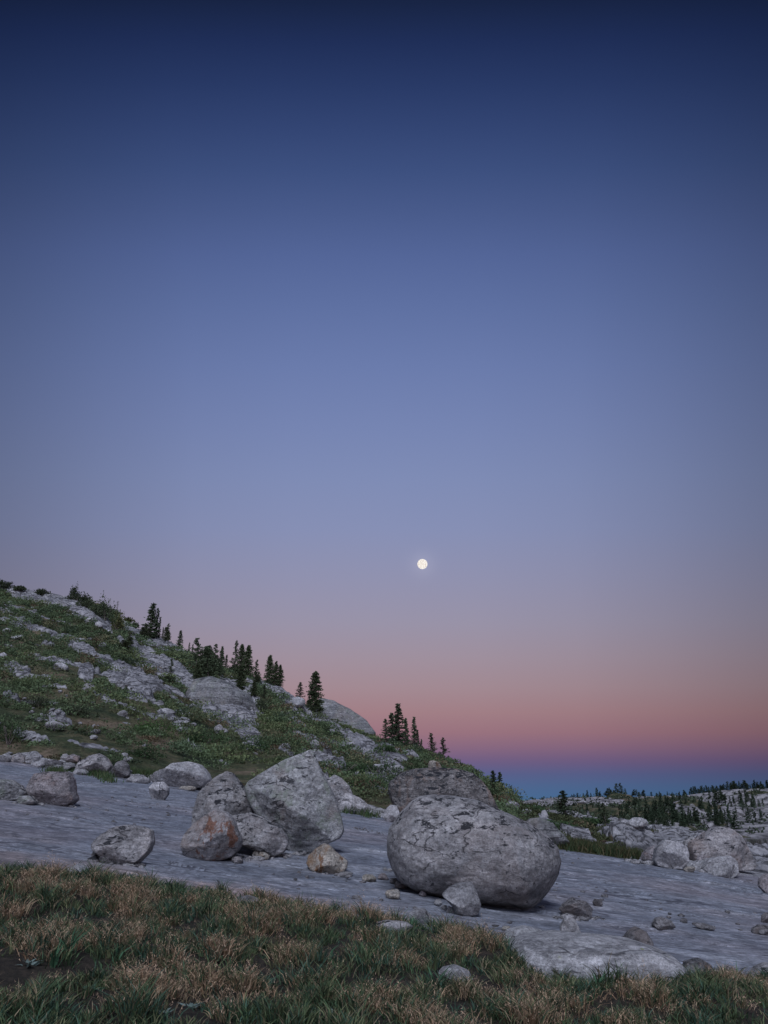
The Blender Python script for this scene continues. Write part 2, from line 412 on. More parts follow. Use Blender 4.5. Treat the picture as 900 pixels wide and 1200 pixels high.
M['dome'] = granite('dome_granite', g(.12, .98, 1.0), g(.28, 1, 1.0), (.36, .31, .27, 1), .35, .7, scale=.5, band=(.35, .7, 3.4), tilt=.55, green=.3)

def mat_slab():
    m, t, b = new_mat('polished_bedrock')
    M_ = None
    # streaks of the foliated rock run almost across the view
    vs = coords(t, scale=(.42, 2.0, 2.0), rot=(0, 0, radians(13)), rnd=False)
    v = coords(t, rnd=False)
    s1 = tnoise(t, vs, .55, 8, .66, .5)
    col = ramp(t, s1, [(.34, (.108, .120, .142)), (.46, (.142, .154, .176)), (.55, (.172, .183, .205)), (.68, (.23, .24, .26))])
    s2 = tnoise(t, coords(t, scale=(1.0, 5, 5), rot=(0, 0, radians(11)), rnd=False), 2.0, 6, .7, .3)
    col = mixc(t, .50, col, ramp(t, s2, [(.34, (.40,) * 3), (.5, (1.0,) * 3), (.64, (1.55,) * 3)]), 'MULTIPLY')
    pk = sramp(t, tnoise(t, v, .16, 4, .6), .46, .62)
    col = mixc(t, math_n(t, 'MULTIPLY', pk, .65), col, mixc(t, 1.0, col, (1.14, .95, .88, 1), 'MULTIPLY'))
    dk = sramp(t, tnoise(t, vs, 1.3, 6, .7, .8), .585, .64)
    col = mixc(t, math_n(t, 'MULTIPLY', dk, .50), col, (.075, .077, .095, 1))
    lt = sramp(t, tnoise(t, coords(t, scale=(.6, 2.6, 3), rot=(0, 0, radians(15)), rnd=False), 1.9, 6, .7, .9), .57, .66)
    col = mixc(t, math_n(t, 'MULTIPLY', lt, .32), col, (.46, .46, .49, 1))
    sa = t.nodes.new('ShaderNodeAttribute'); sa.attribute_name = 'stain'
    wst = sramp(t, math_n(t, 'ADD', sa.outputs['Fac'], math_n(t, 'MULTIPLY', math_n(t, 'SUBTRACT', tnoise(t, v, .9, 6, .65), .5), 1.2)), .35, .8)
    col = mixc(t, math_n(t, 'MULTIPLY', wst, .75), col, mixc(t, 1.0, col, (1.45, 1.12, .92, 1), 'MULTIPLY'))
    mot = tnoise(t, v, 2.4, 8, .72, .6)
    col = mixc(t, .8, col, ramp(t, mot, [(.36, (.55,) * 3), (.5, (1.0,) * 3), (.64, (1.4,) * 3)]), 'MULTIPLY')
    fine = tnoise(t, coords(t, scale=(.7, 1.5, 1.5), rot=(0, 0, radians(13)), rnd=False), 15, 7, .82)
    col = mixc(t, .9, col, ramp(t, fine, [(.34, (.42,) * 3), (.5, (1.0,) * 3), (.64, (1.6,) * 3)]), 'MULTIPLY')
    nn = t.nodes.new('ShaderNodeTexNoise'); nn.inputs['Scale'].default_value = 1.1; nn.inputs['Detail'].default_value = 6
    t.links.new(vs, nn.inputs['Vector'])
    sc_ = t.nodes.new('ShaderNodeVectorMath'); sc_.operation = 'SCALE'; sc_.inputs['Scale'].default_value = .9
    t.links.new(nn.outputs['Color'], sc_.inputs[0])
    dv = t.nodes.new('ShaderNodeVectorMath'); dv.operation = 'ADD'; t.links.new(vs, dv.inputs[0]); t.links.new(sc_.outputs[0], dv.inputs[1])
    ce = tvor(t, dv.outputs[0], .8, 'DISTANCE_TO_EDGE')
    ckm = math_n(t, 'MULTIPLY', sramp(t, ce, .022, .006), sramp(t, tnoise(t, v, .35, 3, .5), .44, .52))
    col = mixc(t, math_n(t, 'MULTIPLY', ckm, .75), col, (.035, .035, .045, 1))
    spk = sramp(t, tnoise(t, coords(t, scale=(.7, 1.6, 1), rnd=False), 7, 4, .7), .645, .675)
    col = mixc(t, math_n(t, 'MULTIPLY', spk, .7), col, (.05, .05, .06, 1))
    s3 = tnoise(t, coords(t, scale=(1.6, 9, 9), rot=(0, 0, radians(12)), rnd=False), 3.6, 6, .75, .2)
    col = mixc(t, .38, col, ramp(t, s3, [(.36, (.50,) * 3), (.5, (1.02,) * 3), (.62, (1.5,) * 3)]), 'MULTIPLY')
    t.links.new(col, b.inputs['Base Color'])
    b.inputs['Roughness'].default_value = .72; b.inputs['Specular IOR Level'].default_value = .3
    n1 = bump(t, None, tnoise(t, vs, 3.2, 9, .72, .4), .22, .04)
    n2 = bump(t, None, s3, .22, .02, n1)
    bump(t, b, fine, .35, .015, n2)
    return m
M['slab'] = mat_slab()

def mat_hill(name, far=False):
    m, t, b = new_mat(name)
    at = t.nodes.new('ShaderNodeAttribute'); at.attribute_name = 'rock'
    v = coords(t, rnd=False)
    vd = coords(t, scale=(.6, 1.2, 1.8), rot=(0, 0, radians(-16)), rnd=False)
    r1 = tnoise(t, vd, .5 if not far else .16, 9, .68, .5)
    rock = ramp(t, r1, [(.32, (.13, .13, .14)), (.46, (.24, .24, .25)), (.58, (.35, .345, .35)), (.72, (.44, .43, .44))])
    if far:
        rock = mixc(t, .35, rock, (.36, .33, .32, 1))
    ck = sramp(t, math_n(t, 'ABSOLUTE', math_n(t, 'SUBTRACT', tnoise(t, vd, .7 if not far else .12, 6, .6, .8), .5)), .0, .026)
    ce = sramp(t, tvor(t, vd, .55 if not far else .13, 'DISTANCE_TO_EDGE'), 0.0, .07)
    ck = math_n(t, 'MULTIPLY', ck, ce)
    rock = mixc(t, ck, mixc(t, 1.0, rock, (.32,) * 3 + (1,), 'MULTIPLY'), rock)
    f = tnoise(t, v, 2.6 if not far else .6, 6, .72)
    rock = mixc(t, .8, rock, ramp(t, f, [(.3, (.42,) * 3), (.5, (1,) * 3), (.7, (1.5,) * 3)]), 'MULTIPLY')
    g1 = tnoise(t, v, .35, 6, .65)
    grs = ramp(t, g1, [(.34, (.024, .038, .018)), (.46, (.048, .058, .028)), (.55, (.095, .088, .048)), (.66, (.17, .13, .09))])
    grs = mixc(t, .8, grs, ramp(t, tnoise(t, v, 5, 5, .75), [(.3, (.45,) * 3), (.5, (1,) * 3), (.7, (1.6,) * 3)]), 'MULTIPLY')
    mk = sramp(t, math_n(t, 'ADD', at.outputs['Fac'], math_n(t, 'MULTIPLY', math_n(t, 'SUBTRACT', f, .5), .9)), .42, .58)
    # flecks of stone in the turf
    fl = sramp(t, tnoise(t, v, 1.9 if not far else .5, 4, .7), .66, .70)
    mk = math_n(t, 'MAXIMUM', mk, math_n(t, 'MULTIPLY', fl, .45))
    t.links.new(mixc(t, mk, grs, rock), b.inputs['Base Color'])
    n1 = bump(t, None, r1, .9, .5 if not far else 1.5)
    n2 = bump(t, None, ck, .6, .15, n1)
    bump(t, b, f, .9, .15 if not far else .6, n2)
    return m
M['hill'] = mat_hill('alpine_slope')
M['far'] = mat_hill('far_granite_hills', True)

def mat_soil():
    m, t, b = new_mat('dark_turf_soil')
    v = coords(t, rnd=False)
    c = ramp(t, tnoise(t, v, 9, 7, .75), [(.3, (.012, .010, .009)), (.5, (.03, .026, .02)), (.7, (.065, .05, .038))])
    t.links.new(c, b.inputs['Base Color'])
    bump(t, b, tnoise(t, v, 22, 6, .75), .9, .03)
    return m
M['soil'] = mat_soil()
def mat_attr(name, attr='tint', rough=.75, trans=0.0):
    m, t, b = new_mat(name)
    a = t.nodes.new('ShaderNodeAttribute'); a.attribute_name = attr
    oi = t.nodes.new('ShaderNodeObjectInfo')
    k = sramp(t, oi.outputs['Random'], 0, 1, .8, 1.2)
    n = t.nodes.new('ShaderNodeVectorMath'); n.operation = 'SCALE'
    t.links.new(a.outputs['Color'], n.inputs[0]); t.links.new(k, n.inputs['Scale'])
    t.links.new(n.outputs[0], b.inputs['Base Color']); b.inputs['Roughness'].default_value = rough
    if trans:
        tr = t.nodes.new('ShaderNodeBsdfTranslucent'); t.links.new(n.outputs[0], tr.inputs[0])
        mx = t.nodes.new('ShaderNodeMixShader'); mx.inputs[0].default_value = trans
        t.links.new(b.outputs[0], mx.inputs[1]); t.links.new(tr.outputs[0], mx.inputs[2])
        o = [q for q in t.nodes if q.type == 'OUTPUT_MATERIAL'][0]
        t.links.new(mx.outputs[0], o.inputs[0])
    return m
M['blade'] = mat_attr('grass_blades', trans=.25)
M['leaf'] = mat_attr('shrub_leaves', trans=.15)
M['needle'] = mat_attr('conifer_needles', trans=.1)
m, t, b = new_mat('conifer_bark')
t.links.new(ramp(t, tnoise(t, coords(t, scale=(3, 3, .6)), 3, 5, .7), [(.3, (.07, .058, .05)), (.7, (.22, .19, .17))]), b.inputs['Base Color'])
M['bark'] = m
m, t, b = new_mat('still_lake_water')
b.inputs['Base Color'].default_value = (.012, .018, .022, 1); b.inputs['Roughness'].default_value = .08
b.inputs['Specular IOR Level'].default_value = .5
bump(t, b, tnoise(t, coords(t, scale=(1, .4, 1), rnd=False), 1.5, 3, .5), .06, .05)
M['water'] = m
m, t, b = new_mat('moon_surface')
em = t.nodes.new('ShaderNodeEmission')
t.links.new(ramp(t, tnoise(t, coords(t, rnd=False), .045, 4, .55), [(.42, (.72, .62, .54)), (.50, (.95, .88, .80)), (.56, (1.05, 1.02, .98))]), em.inputs[0])
em.inputs[1].default_value = 1.0
t.links.new(em.outputs[0], [q for q in t.nodes if q.type == 'OUTPUT_MATERIAL'][0].inputs[0])
M['moon'] = m

# ------------------------------------------------------------------ object helpers
def tag(o, label=None, cat=None, group=None, kind=None):
    if label: o['label'] = label
    if cat: o['category'] = cat
    if group: o['group'] = group
    if kind: o['kind'] = kind
    return o
def mesh_np(name, verts, faces, mat, tint=None, smooth=False, attrs=None):
    """faces: (n,3) or (n,4) int array"""
    me = bpy.data.meshes.new(name)
    verts = np.ascontiguousarray(verts, dtype=np.float32); faces = np.ascontiguousarray(faces, dtype=np.int32)
    nf, k = faces.shape
    me.vertices.add(len(verts)); me.vertices.foreach_set('co', verts.ravel())
    me.loops.add(nf * k); me.loops.foreach_set('vertex_index', faces.ravel())
    me.polygons.add(nf); me.polygons.foreach_set('loop_start', np.arange(nf, dtype=np.int32) * k)
    me.polygons.foreach_set('loop_total', np.full(nf, k, np.int32))
    me.update(calc_edges=True)
    if smooth: me.polygons.foreach_set('use_smooth', np.ones(nf, bool))
    if tint is not None:
        a = me.color_attributes.new('tint', 'FLOAT_COLOR', 'POINT')
        c = np.ones((len(verts), 4), np.float32); c[:, :3] = tint; a.data.foreach_set('color', c.ravel())
    for n_, val in (attrs or {}).items():
        a = me.attributes.new(n_, 'FLOAT', 'POINT'); a.data.foreach_set('value', np.asarray(val, np.float32))
    for mm in (mat if isinstance(mat, (list, tuple)) else [mat]): me.materials.append(mm)
    return me
def link(name, me, loc=(0, 0, 0), parent=None):
    o = bpy.data.objects.new(name, me); o.location = loc; o.parent = parent; COL.objects.link(o); return o

# ------------------------------------------------------------------ setting
def cols(dense_lo, dense_hi, n, lo=-4.0, hi=4.0, extra=26):
    a = np.linspace(dense_lo, dense_hi, n)
    l = dense_lo - (dense_lo - lo) * np.linspace(1, 0, extra, endpoint=False) ** 1.6
    r = dense_hi + (hi - dense_hi) * np.linspace(0, 1, extra + 1)[1:] ** 1.6
    return np.concatenate([l, a, r])
def zone(name, tcols, ya, yb, rows, mat, power=1.0, attr=False):
    nT, nR = len(tcols), rows
    w = np.linspace(0, 1, nR) ** power
    YA, YB = ya(tcols), yb(tcols)
    Y = YA[None, :] + (YB - YA)[None, :] * w[:, None]
    X = tcols[None, :] * np.maximum(Y, 4.0)
    Z = H(X, Y)
    V = np.stack([X, Y, Z], -1).reshape(-1, 3)
    i = np.arange(nR - 1)[:, None] * nT + np.arange(nT - 1)[None, :]
    Fc = np.stack([i, i + 1, i + nT + 1, i + nT], -1).reshape(-1, 4)
    at = None
    if attr == 'near': at = {'rock': rock_mask(X, Y, H0(X, Y)).ravel()}
    if attr == 'slab':
        at = {'stain': (sstep(3.2, 0, Y - YA[None, :]) * (1 - .75 * sstep(-.25, .1, tcols[None, :] + 0 * Y))).ravel()}
    if attr == 'far':
        n = fbm(X * .035, Y * .022, 31., 4); zz = fbm(X * .15, Y * .09, 33., 3)
        at = {'rock': (sstep(-.25, .15, n * .9 + .12 + zz * .35)).ravel()}
    o = link(name, mesh_np(name, V, Fc, mat, smooth=True, attrs=at))
    return tag(o, kind='structure')
fG = lambda t: np.interp(t, G_T, G_Y)
fE1 = lambda t: np.interp(t, E1_T, E1_Y)
fE2 = lambda t: np.interp(t, E2[0], E2[1]) * 1.22 + 8
zone('meadow_ground', cols(-.75, .75, 300), lambda t: np.full_like(t, -40.), lambda t: np.full_like(t, 3.), 20, M['soil'])
zone('meadow_bank', cols(-.75, .75, 300), lambda t: np.full_like(t, 3.), fG, 90, M['soil'])
zone('bedrock_slab', cols(-.62, .62, 760), fG, fE1, 420, M['slab'], 1.5, 'slab')
zone('hillside', cols(-.68, .62, 620), fE1, fE2, 330, M['hill'], 1.25, 'near')
zone('far_hills', cols(-.05, .62, 420), fE2, lambda t: np.interp(t, E5[0], E5[1]) * 1.5, 220, M['far'], 1.2, 'far')
zone('distant_ground', cols(-.6, .6, 60), lambda t: np.interp(t, E5[0], E5[1]) * 1.5, lambda t: np.full_like(t, 9000.), 30, M['far'], 3, 'far')
wv = np.array([(14, 55, WATER_Z), (150, 40, WATER_Z), (170, 175, WATER_Z), (30, 175, WATER_Z)])
tag(link('lake_water', mesh_np('lake_water', wv, np.array([[0, 1, 2, 3]]), M['water'])), kind='structure')

# moon
import bmesh
bm = bmesh.new(); MDIST = 15000.0
bmesh.ops.create_uvsphere(bm, u_segments=48, v_segments=24, radius=MDIST * 5.9 / (F * ml))
me = bpy.data.meshes.new('moon'); bm.to_mesh(me); bm.free(); me.materials.append(M['moon'])
for p in me.polygons: p.use_smooth = True
tag(link('moon', me, tuple(MDIST * q for q in MD)), 'small bright full moon alone in the dusk sky', 'moon')

# ------------------------------------------------------------------ boulders
_ico = {}
def ico(n):
    if n not in _ico:
        b_ = bmesh.new(); bmesh.ops.create_icosphere(b_, subdivisions=n, radius=1.0)
        V = np.array([v.co[:] for v in b_.verts]); Fc = np.array([[v.index for v in f.verts] for f in b_.faces]); b_.free()
        _ico[n] = (V, Fc)
    return _ico[n]
def radial(poly):
    P = np.asarray(poly, float); c = .5 * (P.max(0) + P.min(0))
    a = np.linspace(-pi, pi, 361)
    R = np.zeros(361)
    Q = P - c
    for k in range(len(Q)):
        A, B = Q[k], Q[(k + 1) % len(Q)]
        d = B - A
        ca, sa = np.cos(a), np.sin(a)
        den = ca * d[1] - sa * d[0]
        with np.errstate(divide='ignore', invalid='ignore'):
            r = (A[0] * d[1] - A[1] * d[0]) / den
            s = (ca * A[1] - sa * A[0]) / -den
        # point on edge: A + s d, on ray r
        ok = (r > 0) & (s >= -1e-6) & (s <= 1 + 1e-6) & np.isfinite(r)
        R = np.maximum(R, np.where(ok, r, 0))
    R = np.where(R == 0, np.median(R[R > 0]), R)
    return c, a, R
ROCKS = []
def rock(name, label, cat, poly, base, mat, size=4, depth=.42, box=.72, rough=1.0, facets=7, seed=None, group=None, org=(0, 0), sc=1.0, y_c=None, planes=(), cutd=.80, yoff=0.0):
    poly = [(org[0] + p[0] / sc, org[1] + p[1] / sc) for p in poly]
    base = (org[0] + base[0] / sc, org[1] + base[1] / sc)
    hit = cast(*base)
    us = [p[0] for p in poly]; wpx = max(us) - min(us)
    yb = hit[1] if hit else 60.
    W_ = wpx / F * yb * 1.1
    D = W_ * depth
    yc = (yb + .35 * D + yoff) if y_c is None else y_c
    pts = []
    for (u, v) in poly:
        t_, k_ = tz(u, v); pts.append((t_ * yc, k_ * yc))
    c, ang, R = radial(pts)
    V, Fc = ico(size)
    px, py, pz = V[:, 0], V[:, 1], V[:, 2]
    th = np.arctan2(pz, px); s = np.sqrt(px ** 2 + pz ** 2)
    Rt = np.interp(th, ang, R)
    s2 = s ** box
    rs = np.random.RandomState(seed if seed is not None else abs(hash(name + str(int(base[0])) + str(int(base[1]))) ) % 9999 if False else int(base[0] * 7 + base[1] * 13) % 9999)
    dd = D * (1 + .12 * s * s * np.sin(th * 2 + rs.uniform(0, 6)))
    y_ = dd * np.sign(py) * np.abs(py) ** .85
    P = np.stack([np.cos(th) * Rt * s2, y_, np.sin(th) * Rt * s2], 1)
    Rm = R.mean()
    def cut(P, n, f, soft=.9):
        n = np.array(n, float); n /= np.linalg.norm(n)
        h = P @ n; hm = h.max()
        ex = np.maximum(h - f * hm, 0) * sstep(.02, .38, np.abs(py))
        return P - ex[:, None] * n[None, :] * soft
    for n_, f_ in planes: P = cut(P, n_, f_, .95)
    for k in range(facets):
        a = rs.uniform(0, 2 * pi); front = rs.uniform(-1.6, -.75)
        P = cut(P, (math.cos(a), front, math.sin(a) * .9), rs.uniform(cutd - .12, cutd + .04))
    for k in range(3):
        a = rs.uniform(0, 2 * pi); P = cut(P, (math.cos(a) * .5, 1.0, math.sin(a) * .4), rs.uniform(.75, .9))
    nd = P / np.maximum(np.linalg.norm(P, axis=1), 1e-6)[:, None]
    o = rs.uniform(0, 50)
    q = P / Rm
    d = .034 * fbm(q[:, 0] * 1.4 + o, q[:, 1] * 1.4, q[:, 2] * 1.4, 3) + .024 * fbm(q[:, 0] * 4.4 + o, q[:, 1] * 4.4, q[:, 2] * 6.5, 4)
    d = d + .05 * (.35 - np.abs(fbm(q[:, 0] * 1.7 + o + 9, q[:, 1] * 1.7, q[:, 2] * 2.4, 4)))
    if size >= 5:
        d = d + .014 * (.3 - np.abs(fbm(q[:, 0] * 9 + o, q[:, 1] * 9, q[:, 2] * 14, 4)))
        cr = np.abs(fbm(q[:, 0] * 1.1 + o + 5, q[:, 1] * 1.1, q[:, 2] * 2.3, 3)); d = d - .030 * (1 - sstep(0, .045, cr))
        pit = fbm(q[:, 0] * 8 + o, q[:, 1] * 8, q[:, 2] * 8 + 40, 2); d = d - .014 * sstep(.55, .8, pit)
    d = d * (.30 + .70 * sstep(0, .5, np.abs(py)))
    P = P + nd * (d * Rm * rough)[:, None]
    ctr = np.array([c[0], yc, c[1]])
    me = mesh_np(name, P, Fc, M[mat], smooth=True)
    ob = link(name, me, tuple(ctr))
    ROCKS.append((ctr, Rm, R.max(), D))
    return tag(ob, label, cat, group)

c5 = dict(org=(420, 860), sc=3.4615)
c4 = dict(org=(200, 860), sc=3.6)
c3 = dict(org=(0, 820), sc=3.6)
c6 = dict(org=(640, 900), sc=3.4615)
c8 = dict(org=(450, 1020), sc=2.0)
rock('boulder', 'huge rounded egg-shaped granite boulder right of centre on the bare slab', 'boulder',
     [(116, 430), (125, 380), (165, 325), (210, 275), (250, 252), (310, 245), (372, 249), (462, 266), (556, 302), (610, 325), (672, 354), (745, 402), (795, 455), (808, 510), (800, 560), (770, 620), (735, 670), (690, 700), (650, 706), (560, 692), (480, 682), (400, 664), (300, 647), (220, 627), (170, 602), (135, 550), (116, 490)],
     (560, 690), 'grey', 6, .40, .66, facets=0, rough=.5, **c5, planes=[((-.15, -.8, 1.0), .88)])
rock('boulder', 'broad dark-topped granite boulder behind the huge egg-shaped boulder', 'boulder',
     [(118, 225), (125, 195), (170, 160), (220, 142), (300, 138), (400, 143), (460, 160), (500, 200), (530, 240), (560, 300), (575, 350), (500, 380), (300, 380), (170, 355), (140, 290), (125, 255)],
     (420, 365), 'mottled', 6, .42, .70, facets=5, **c5)
rock('boulder', 'tall angular sloping-topped boulder, biggest of the left-hand group', 'boulder',
     [(312, 225), (330, 200), (400, 155), (480, 110), (560, 78), (592, 66), (607, 85), (625, 130), (655, 190), (690, 260), (710, 320), (725, 370), (732, 410), (715, 440), (660, 465), (600, 502), (560, 510), (510, 500), (480, 470), (440, 420), (400, 380), (360, 340), (335, 300), (320, 260)],
     (560, 505), 'green', 6, .42, .60, rough=.7, facets=5, cutd=.84, **c4, planes=[((.85, -.9, .12), .60), ((-.25, -.9, .62), .56), ((.15, -1.0, -.75), .66), ((-.8, -.8, -.4), .66)], seed=21)
rock('boulder', 'upright dark-flanked boulder with black lichen at the back of the left-hand group', 'boulder',
     [(90, 400), (93, 330), (115, 250), (150, 215), (200, 175), (235, 158), (262, 165), (300, 215), (330, 260), (345, 310), (355, 350), (330, 400), (250, 440), (150, 440)],
     (230, 440), 'lichened', 5, .46, .62, facets=5, **c4, planes=[((-.9, -.7, .15), .58), ((.55, -.8, .6), .6)])
rock('boulder', 'rust-stained rounded boulder at the front of the left-hand group', 'boulder',
     [(48, 470), (60, 430), (100, 380), (150, 340), (190, 318), (230, 325), (265, 360), (285, 410), (300, 450), (295, 480), (270, 515), (220, 532), (150, 540), (100, 530), (60, 510)],
     (180, 534), 'rust', 5, .46, .66, facets=6, **c4)
rock('boulder', 'low slanting slab-like boulder propped on small stones in the left-hand group', 'boulder',
     [(240, 350), (330, 330), (380, 350), (420, 378), (465, 395), (490, 430), (497, 465), (480, 500), (440, 515), (400, 510), (340, 487), (290, 470), (250, 440)],
     (400, 520), 'grey', 5, .38, .66, facets=5, **c4)
rock('stone', 'tan and rust angular stone in front of the tall sloping boulder', 'stone',
     [(573, 545), (580, 515), (610, 485), (645, 461), (670, 470), (700, 500), (747, 537), (745, 565), (725, 585), (680, 593), (630, 592), (590, 575)],
     (660, 590), 'tan', 5, .5, .62, facets=7, **c4, planes=[((.6, -.8, .35), .55), ((-.5, -.9, .45), .58)])
rock('stone', 'small grey stone wedged under the propped slab-like boulder', 'stone',
     [(345, 500), (355, 492), (375, 492), (385, 510), (378, 526), (352, 522)], (365, 524), 'tan', 3, .6, **c4)
rock('stone', 'rounded tan stone under the right end of the propped boulder', 'stone',
     [(368, 510), (380, 497), (400, 500), (418, 515), (412, 532), (380, 532)], (392, 531), 'tan', 3, .6, **c4)
rock('stone', 'little grey stone at the right foot of the rust-stained boulder', 'stone',
     [(255, 528), (270, 515), (290, 518), (308, 535), (298, 548), (270, 546)], (280, 547), 'grey', 3, .6, **c4)
rock('boulder', 'jagged-topped grey boulder behind the tall sloping boulder, near its right edge', 'boulder',
     [(640, 250), (655, 195), (690, 171), (720, 185), (750, 215), (768, 250), (760, 300), (700, 330), (650, 320)], (720, 326), 'grey', 4, .45, **c4)
rock('boulder', 'smooth low boulder right of the jagged-topped boulder at the slab edge', 'boulder',
     [(680, 290), (710, 255), (750, 248), (800, 270), (840, 305), (852, 335), (840, 350), (760, 350), (700, 335)], (770, 335), 'grey', 4, .45, **c4)
rock('boulder', 'wide lumpy pale boulder at the slab edge behind the left-hand group', 'boulder',
     [(636, 335), (660, 305), (700, 295), (740, 268), (800, 261), (850, 275), (880, 310), (893, 345), (860, 372), (760, 376), (700, 362), (650, 352)], (760, 370), 'pale', 5, .42, facets=6, **c3)
rock('stone', 'pinkish flat stone at the foot of the wide pale boulder', 'stone',
     [(750, 372), (775, 364), (815, 364), (830, 375), (815, 384), (770, 383)], (790, 382), 'tan', 3, .5, **c3)
rock('stone', 'small round boulder alone in front of the wide pale boulder', 'boulder',
     [(633, 400), (630, 370), (650, 348), (690, 345), (713, 370), (711, 400), (690, 426), (645, 424)], (670, 422), 'pale', 4, .48, **c3)
rock('boulder', 'blocky brown-purple boulder on the left side of the slab', 'boulder',
     [(115, 430), (115, 400), (130, 345), (150, 313), (210, 303), (290, 305), (305, 330), (310, 390), (320, 425), (290, 446), (230, 446), (150, 437)], (220, 442), 'brown', 5, .42, .42, facets=6, cutd=.76, **c3, planes=[((.1, -.8, .9), .66)])
rock('boulder', 'greenish boulder cut by the left picture edge, beside the blocky brown one', 'boulder',
     [(-70, 400), (-50, 350), (0, 333), (50, 338), (85, 360), (104, 392), (90, 422), (40, 428), (0, 424), (-50, 425)], (30, 424), 'green', 5, .42, **c3)
rock('stone', 'small flattish stone between the greenish and the blocky brown boulders', 'stone',
     [(73, 425), (88, 405), (130, 404), (157, 432), (140, 443), (85, 442)], (110, 442), 'green', 4, .5, **c3)
rock('boulder', 'lone wedge-shaped grey boulder near the lower left of the slab', 'boulder',
     [(398, 610), (410, 590), (450, 560), (490, 535), (540, 527), (600, 535), (637, 550), (644, 600), (630, 640), (590, 685), (530, 700), (490, 692), (440, 662), (405, 632)], (530, 695), 'grey', 5, .44, .62, facets=6, **c3, planes=[((-.1, -.8, .8), .74)])
rock('stone', 'dark little stone at the left foot of the lone wedge-shaped boulder', 'stone',
     [(385, 655), (395, 635), (415, 640), (425, 660), (415, 672), (392, 670)], (405, 670), 'dark', 3, .6, **c3)
rock('stone', 'flat dark chips under the lone wedge-shaped boulder', 'stone',
     [(415, 675), (430, 655), (455, 665), (485, 690), (470, 700), (430, 690)], (450, 692), 'dark', 3, .5, **c3)
# rim of the slab, left
rock('boulder', 'orange-tinged humped boulder at the far slab edge on the left', 'boulder',
     [(316, 300), (330, 265), (380, 235), (420, 226), (450, 245), (475, 280), (460, 312), (400, 320), (330, 318)], (400, 315), 'pink', 4, .42, **c3)
rock('boulder', 'grey boulder just right of the orange-tinged humped boulder', 'boulder',
     [(450, 318), (485, 285), (500, 262), (525, 254), (542, 275), (550, 322), (500, 334)], (500, 328), 'dark', 4, .42, **c3)
rock('boulder', 'rounded pale boulder on the far slab edge near the left picture edge', 'boulder',
     [(108, 255), (112, 240), (125, 220), (150, 216), (172, 235), (178, 265), (130, 272)], (140, 266), 'pale', 4, .45, **c3)
rock('stone', 'low long ledge stone on the far slab edge, left part', 'stone',
     [(170, 262), (200, 250), (250, 258), (320, 275), (325, 292), (250, 290), (180, 278)], (250, 285), 'pale', 4, .35, **c3)
rock('stone', 'flat white stone left of the small round boulder', 'stone',
     [(530, 340), (560, 322), (600, 316), (635, 338), (630, 352), (590, 356), (545, 352)], (590, 352), 'pale', 4, .4, **c3)
rock('stone', 'brownish stone behind the ledge, left of the orange-tinged boulder', 'stone',
     [(280, 262), (285, 240), (310, 228), (335, 240), (335, 265), (300, 268)], (310, 266), 'brown', 3, .5, **c3)
rock('stone', 'dark grey stone beside the brownish stone at the far slab edge', 'stone',
     [(255, 250), (262, 232), (280, 226), (292, 240), (290, 262), (265, 262)], (275, 260), 'grey', 3, .5, **c3)
rock('stone', 'reddish stone farthest left on the far slab edge', 'stone',
     [(45, 262), (55, 235), (80, 222), (105, 240), (108, 268), (70, 274)], (80, 268), 'pink', 4, .5, **c3)
rock('stone', 'grey stone cut by the left picture edge at the far slab edge', 'stone',
     [(-20, 250), (-5, 232), (20, 235), (42, 250), (40, 266), (0, 266)], (15, 262), 'grey', 3, .5, **c3)
rock('stone', 'pale flat stone in front of the orange-tinged boulder', 'stone',
     [(300, 312), (320, 296), (355, 292), (375, 305), (370, 316), (320, 320)], (335, 316), 'pale', 3, .45, **c3)
# centre
rock('stone', 'small orange stone perched on top of the broad dark-topped boulder', 'stone',
     [(282, 140), (284, 112), (300, 107), (325, 115), (342, 140), (335, 146), (290, 146)], (310, 365), 'tan', 3, .5, y_c=33.2, **c5)
rock('stone', 'pale upright stone left of the broad dark-topped boulder', 'stone',
     [(98, 340), (105, 310), (130, 287), (155, 290), (168, 320), (155, 352), (120, 359)], (130, 356), 'pale', 4, .5, **c5)
rock('stone', 'grey rounded boulder at the slab edge left of the two great boulders', 'boulder',
     [(-22, 325), (-15, 290), (0, 265), (25, 272), (50, 300), (57, 328), (20, 334)], (20, 328), 'grey', 4, .5, **c5)
rock('stone', 'pale trapezoid stone leaning against the foot of the huge egg-shaped boulder', 'stone',
     [(338, 655), (365, 625), (400, 605), (460, 599), (480, 640), (497, 690), (485, 730), (440, 740), (395, 737), (380, 700)], (440, 736), 'pale', 5, .42, .55, facets=2, cutd=.85, rough=.6, **c5, planes=[((-.1, -.8, .6), .6)])
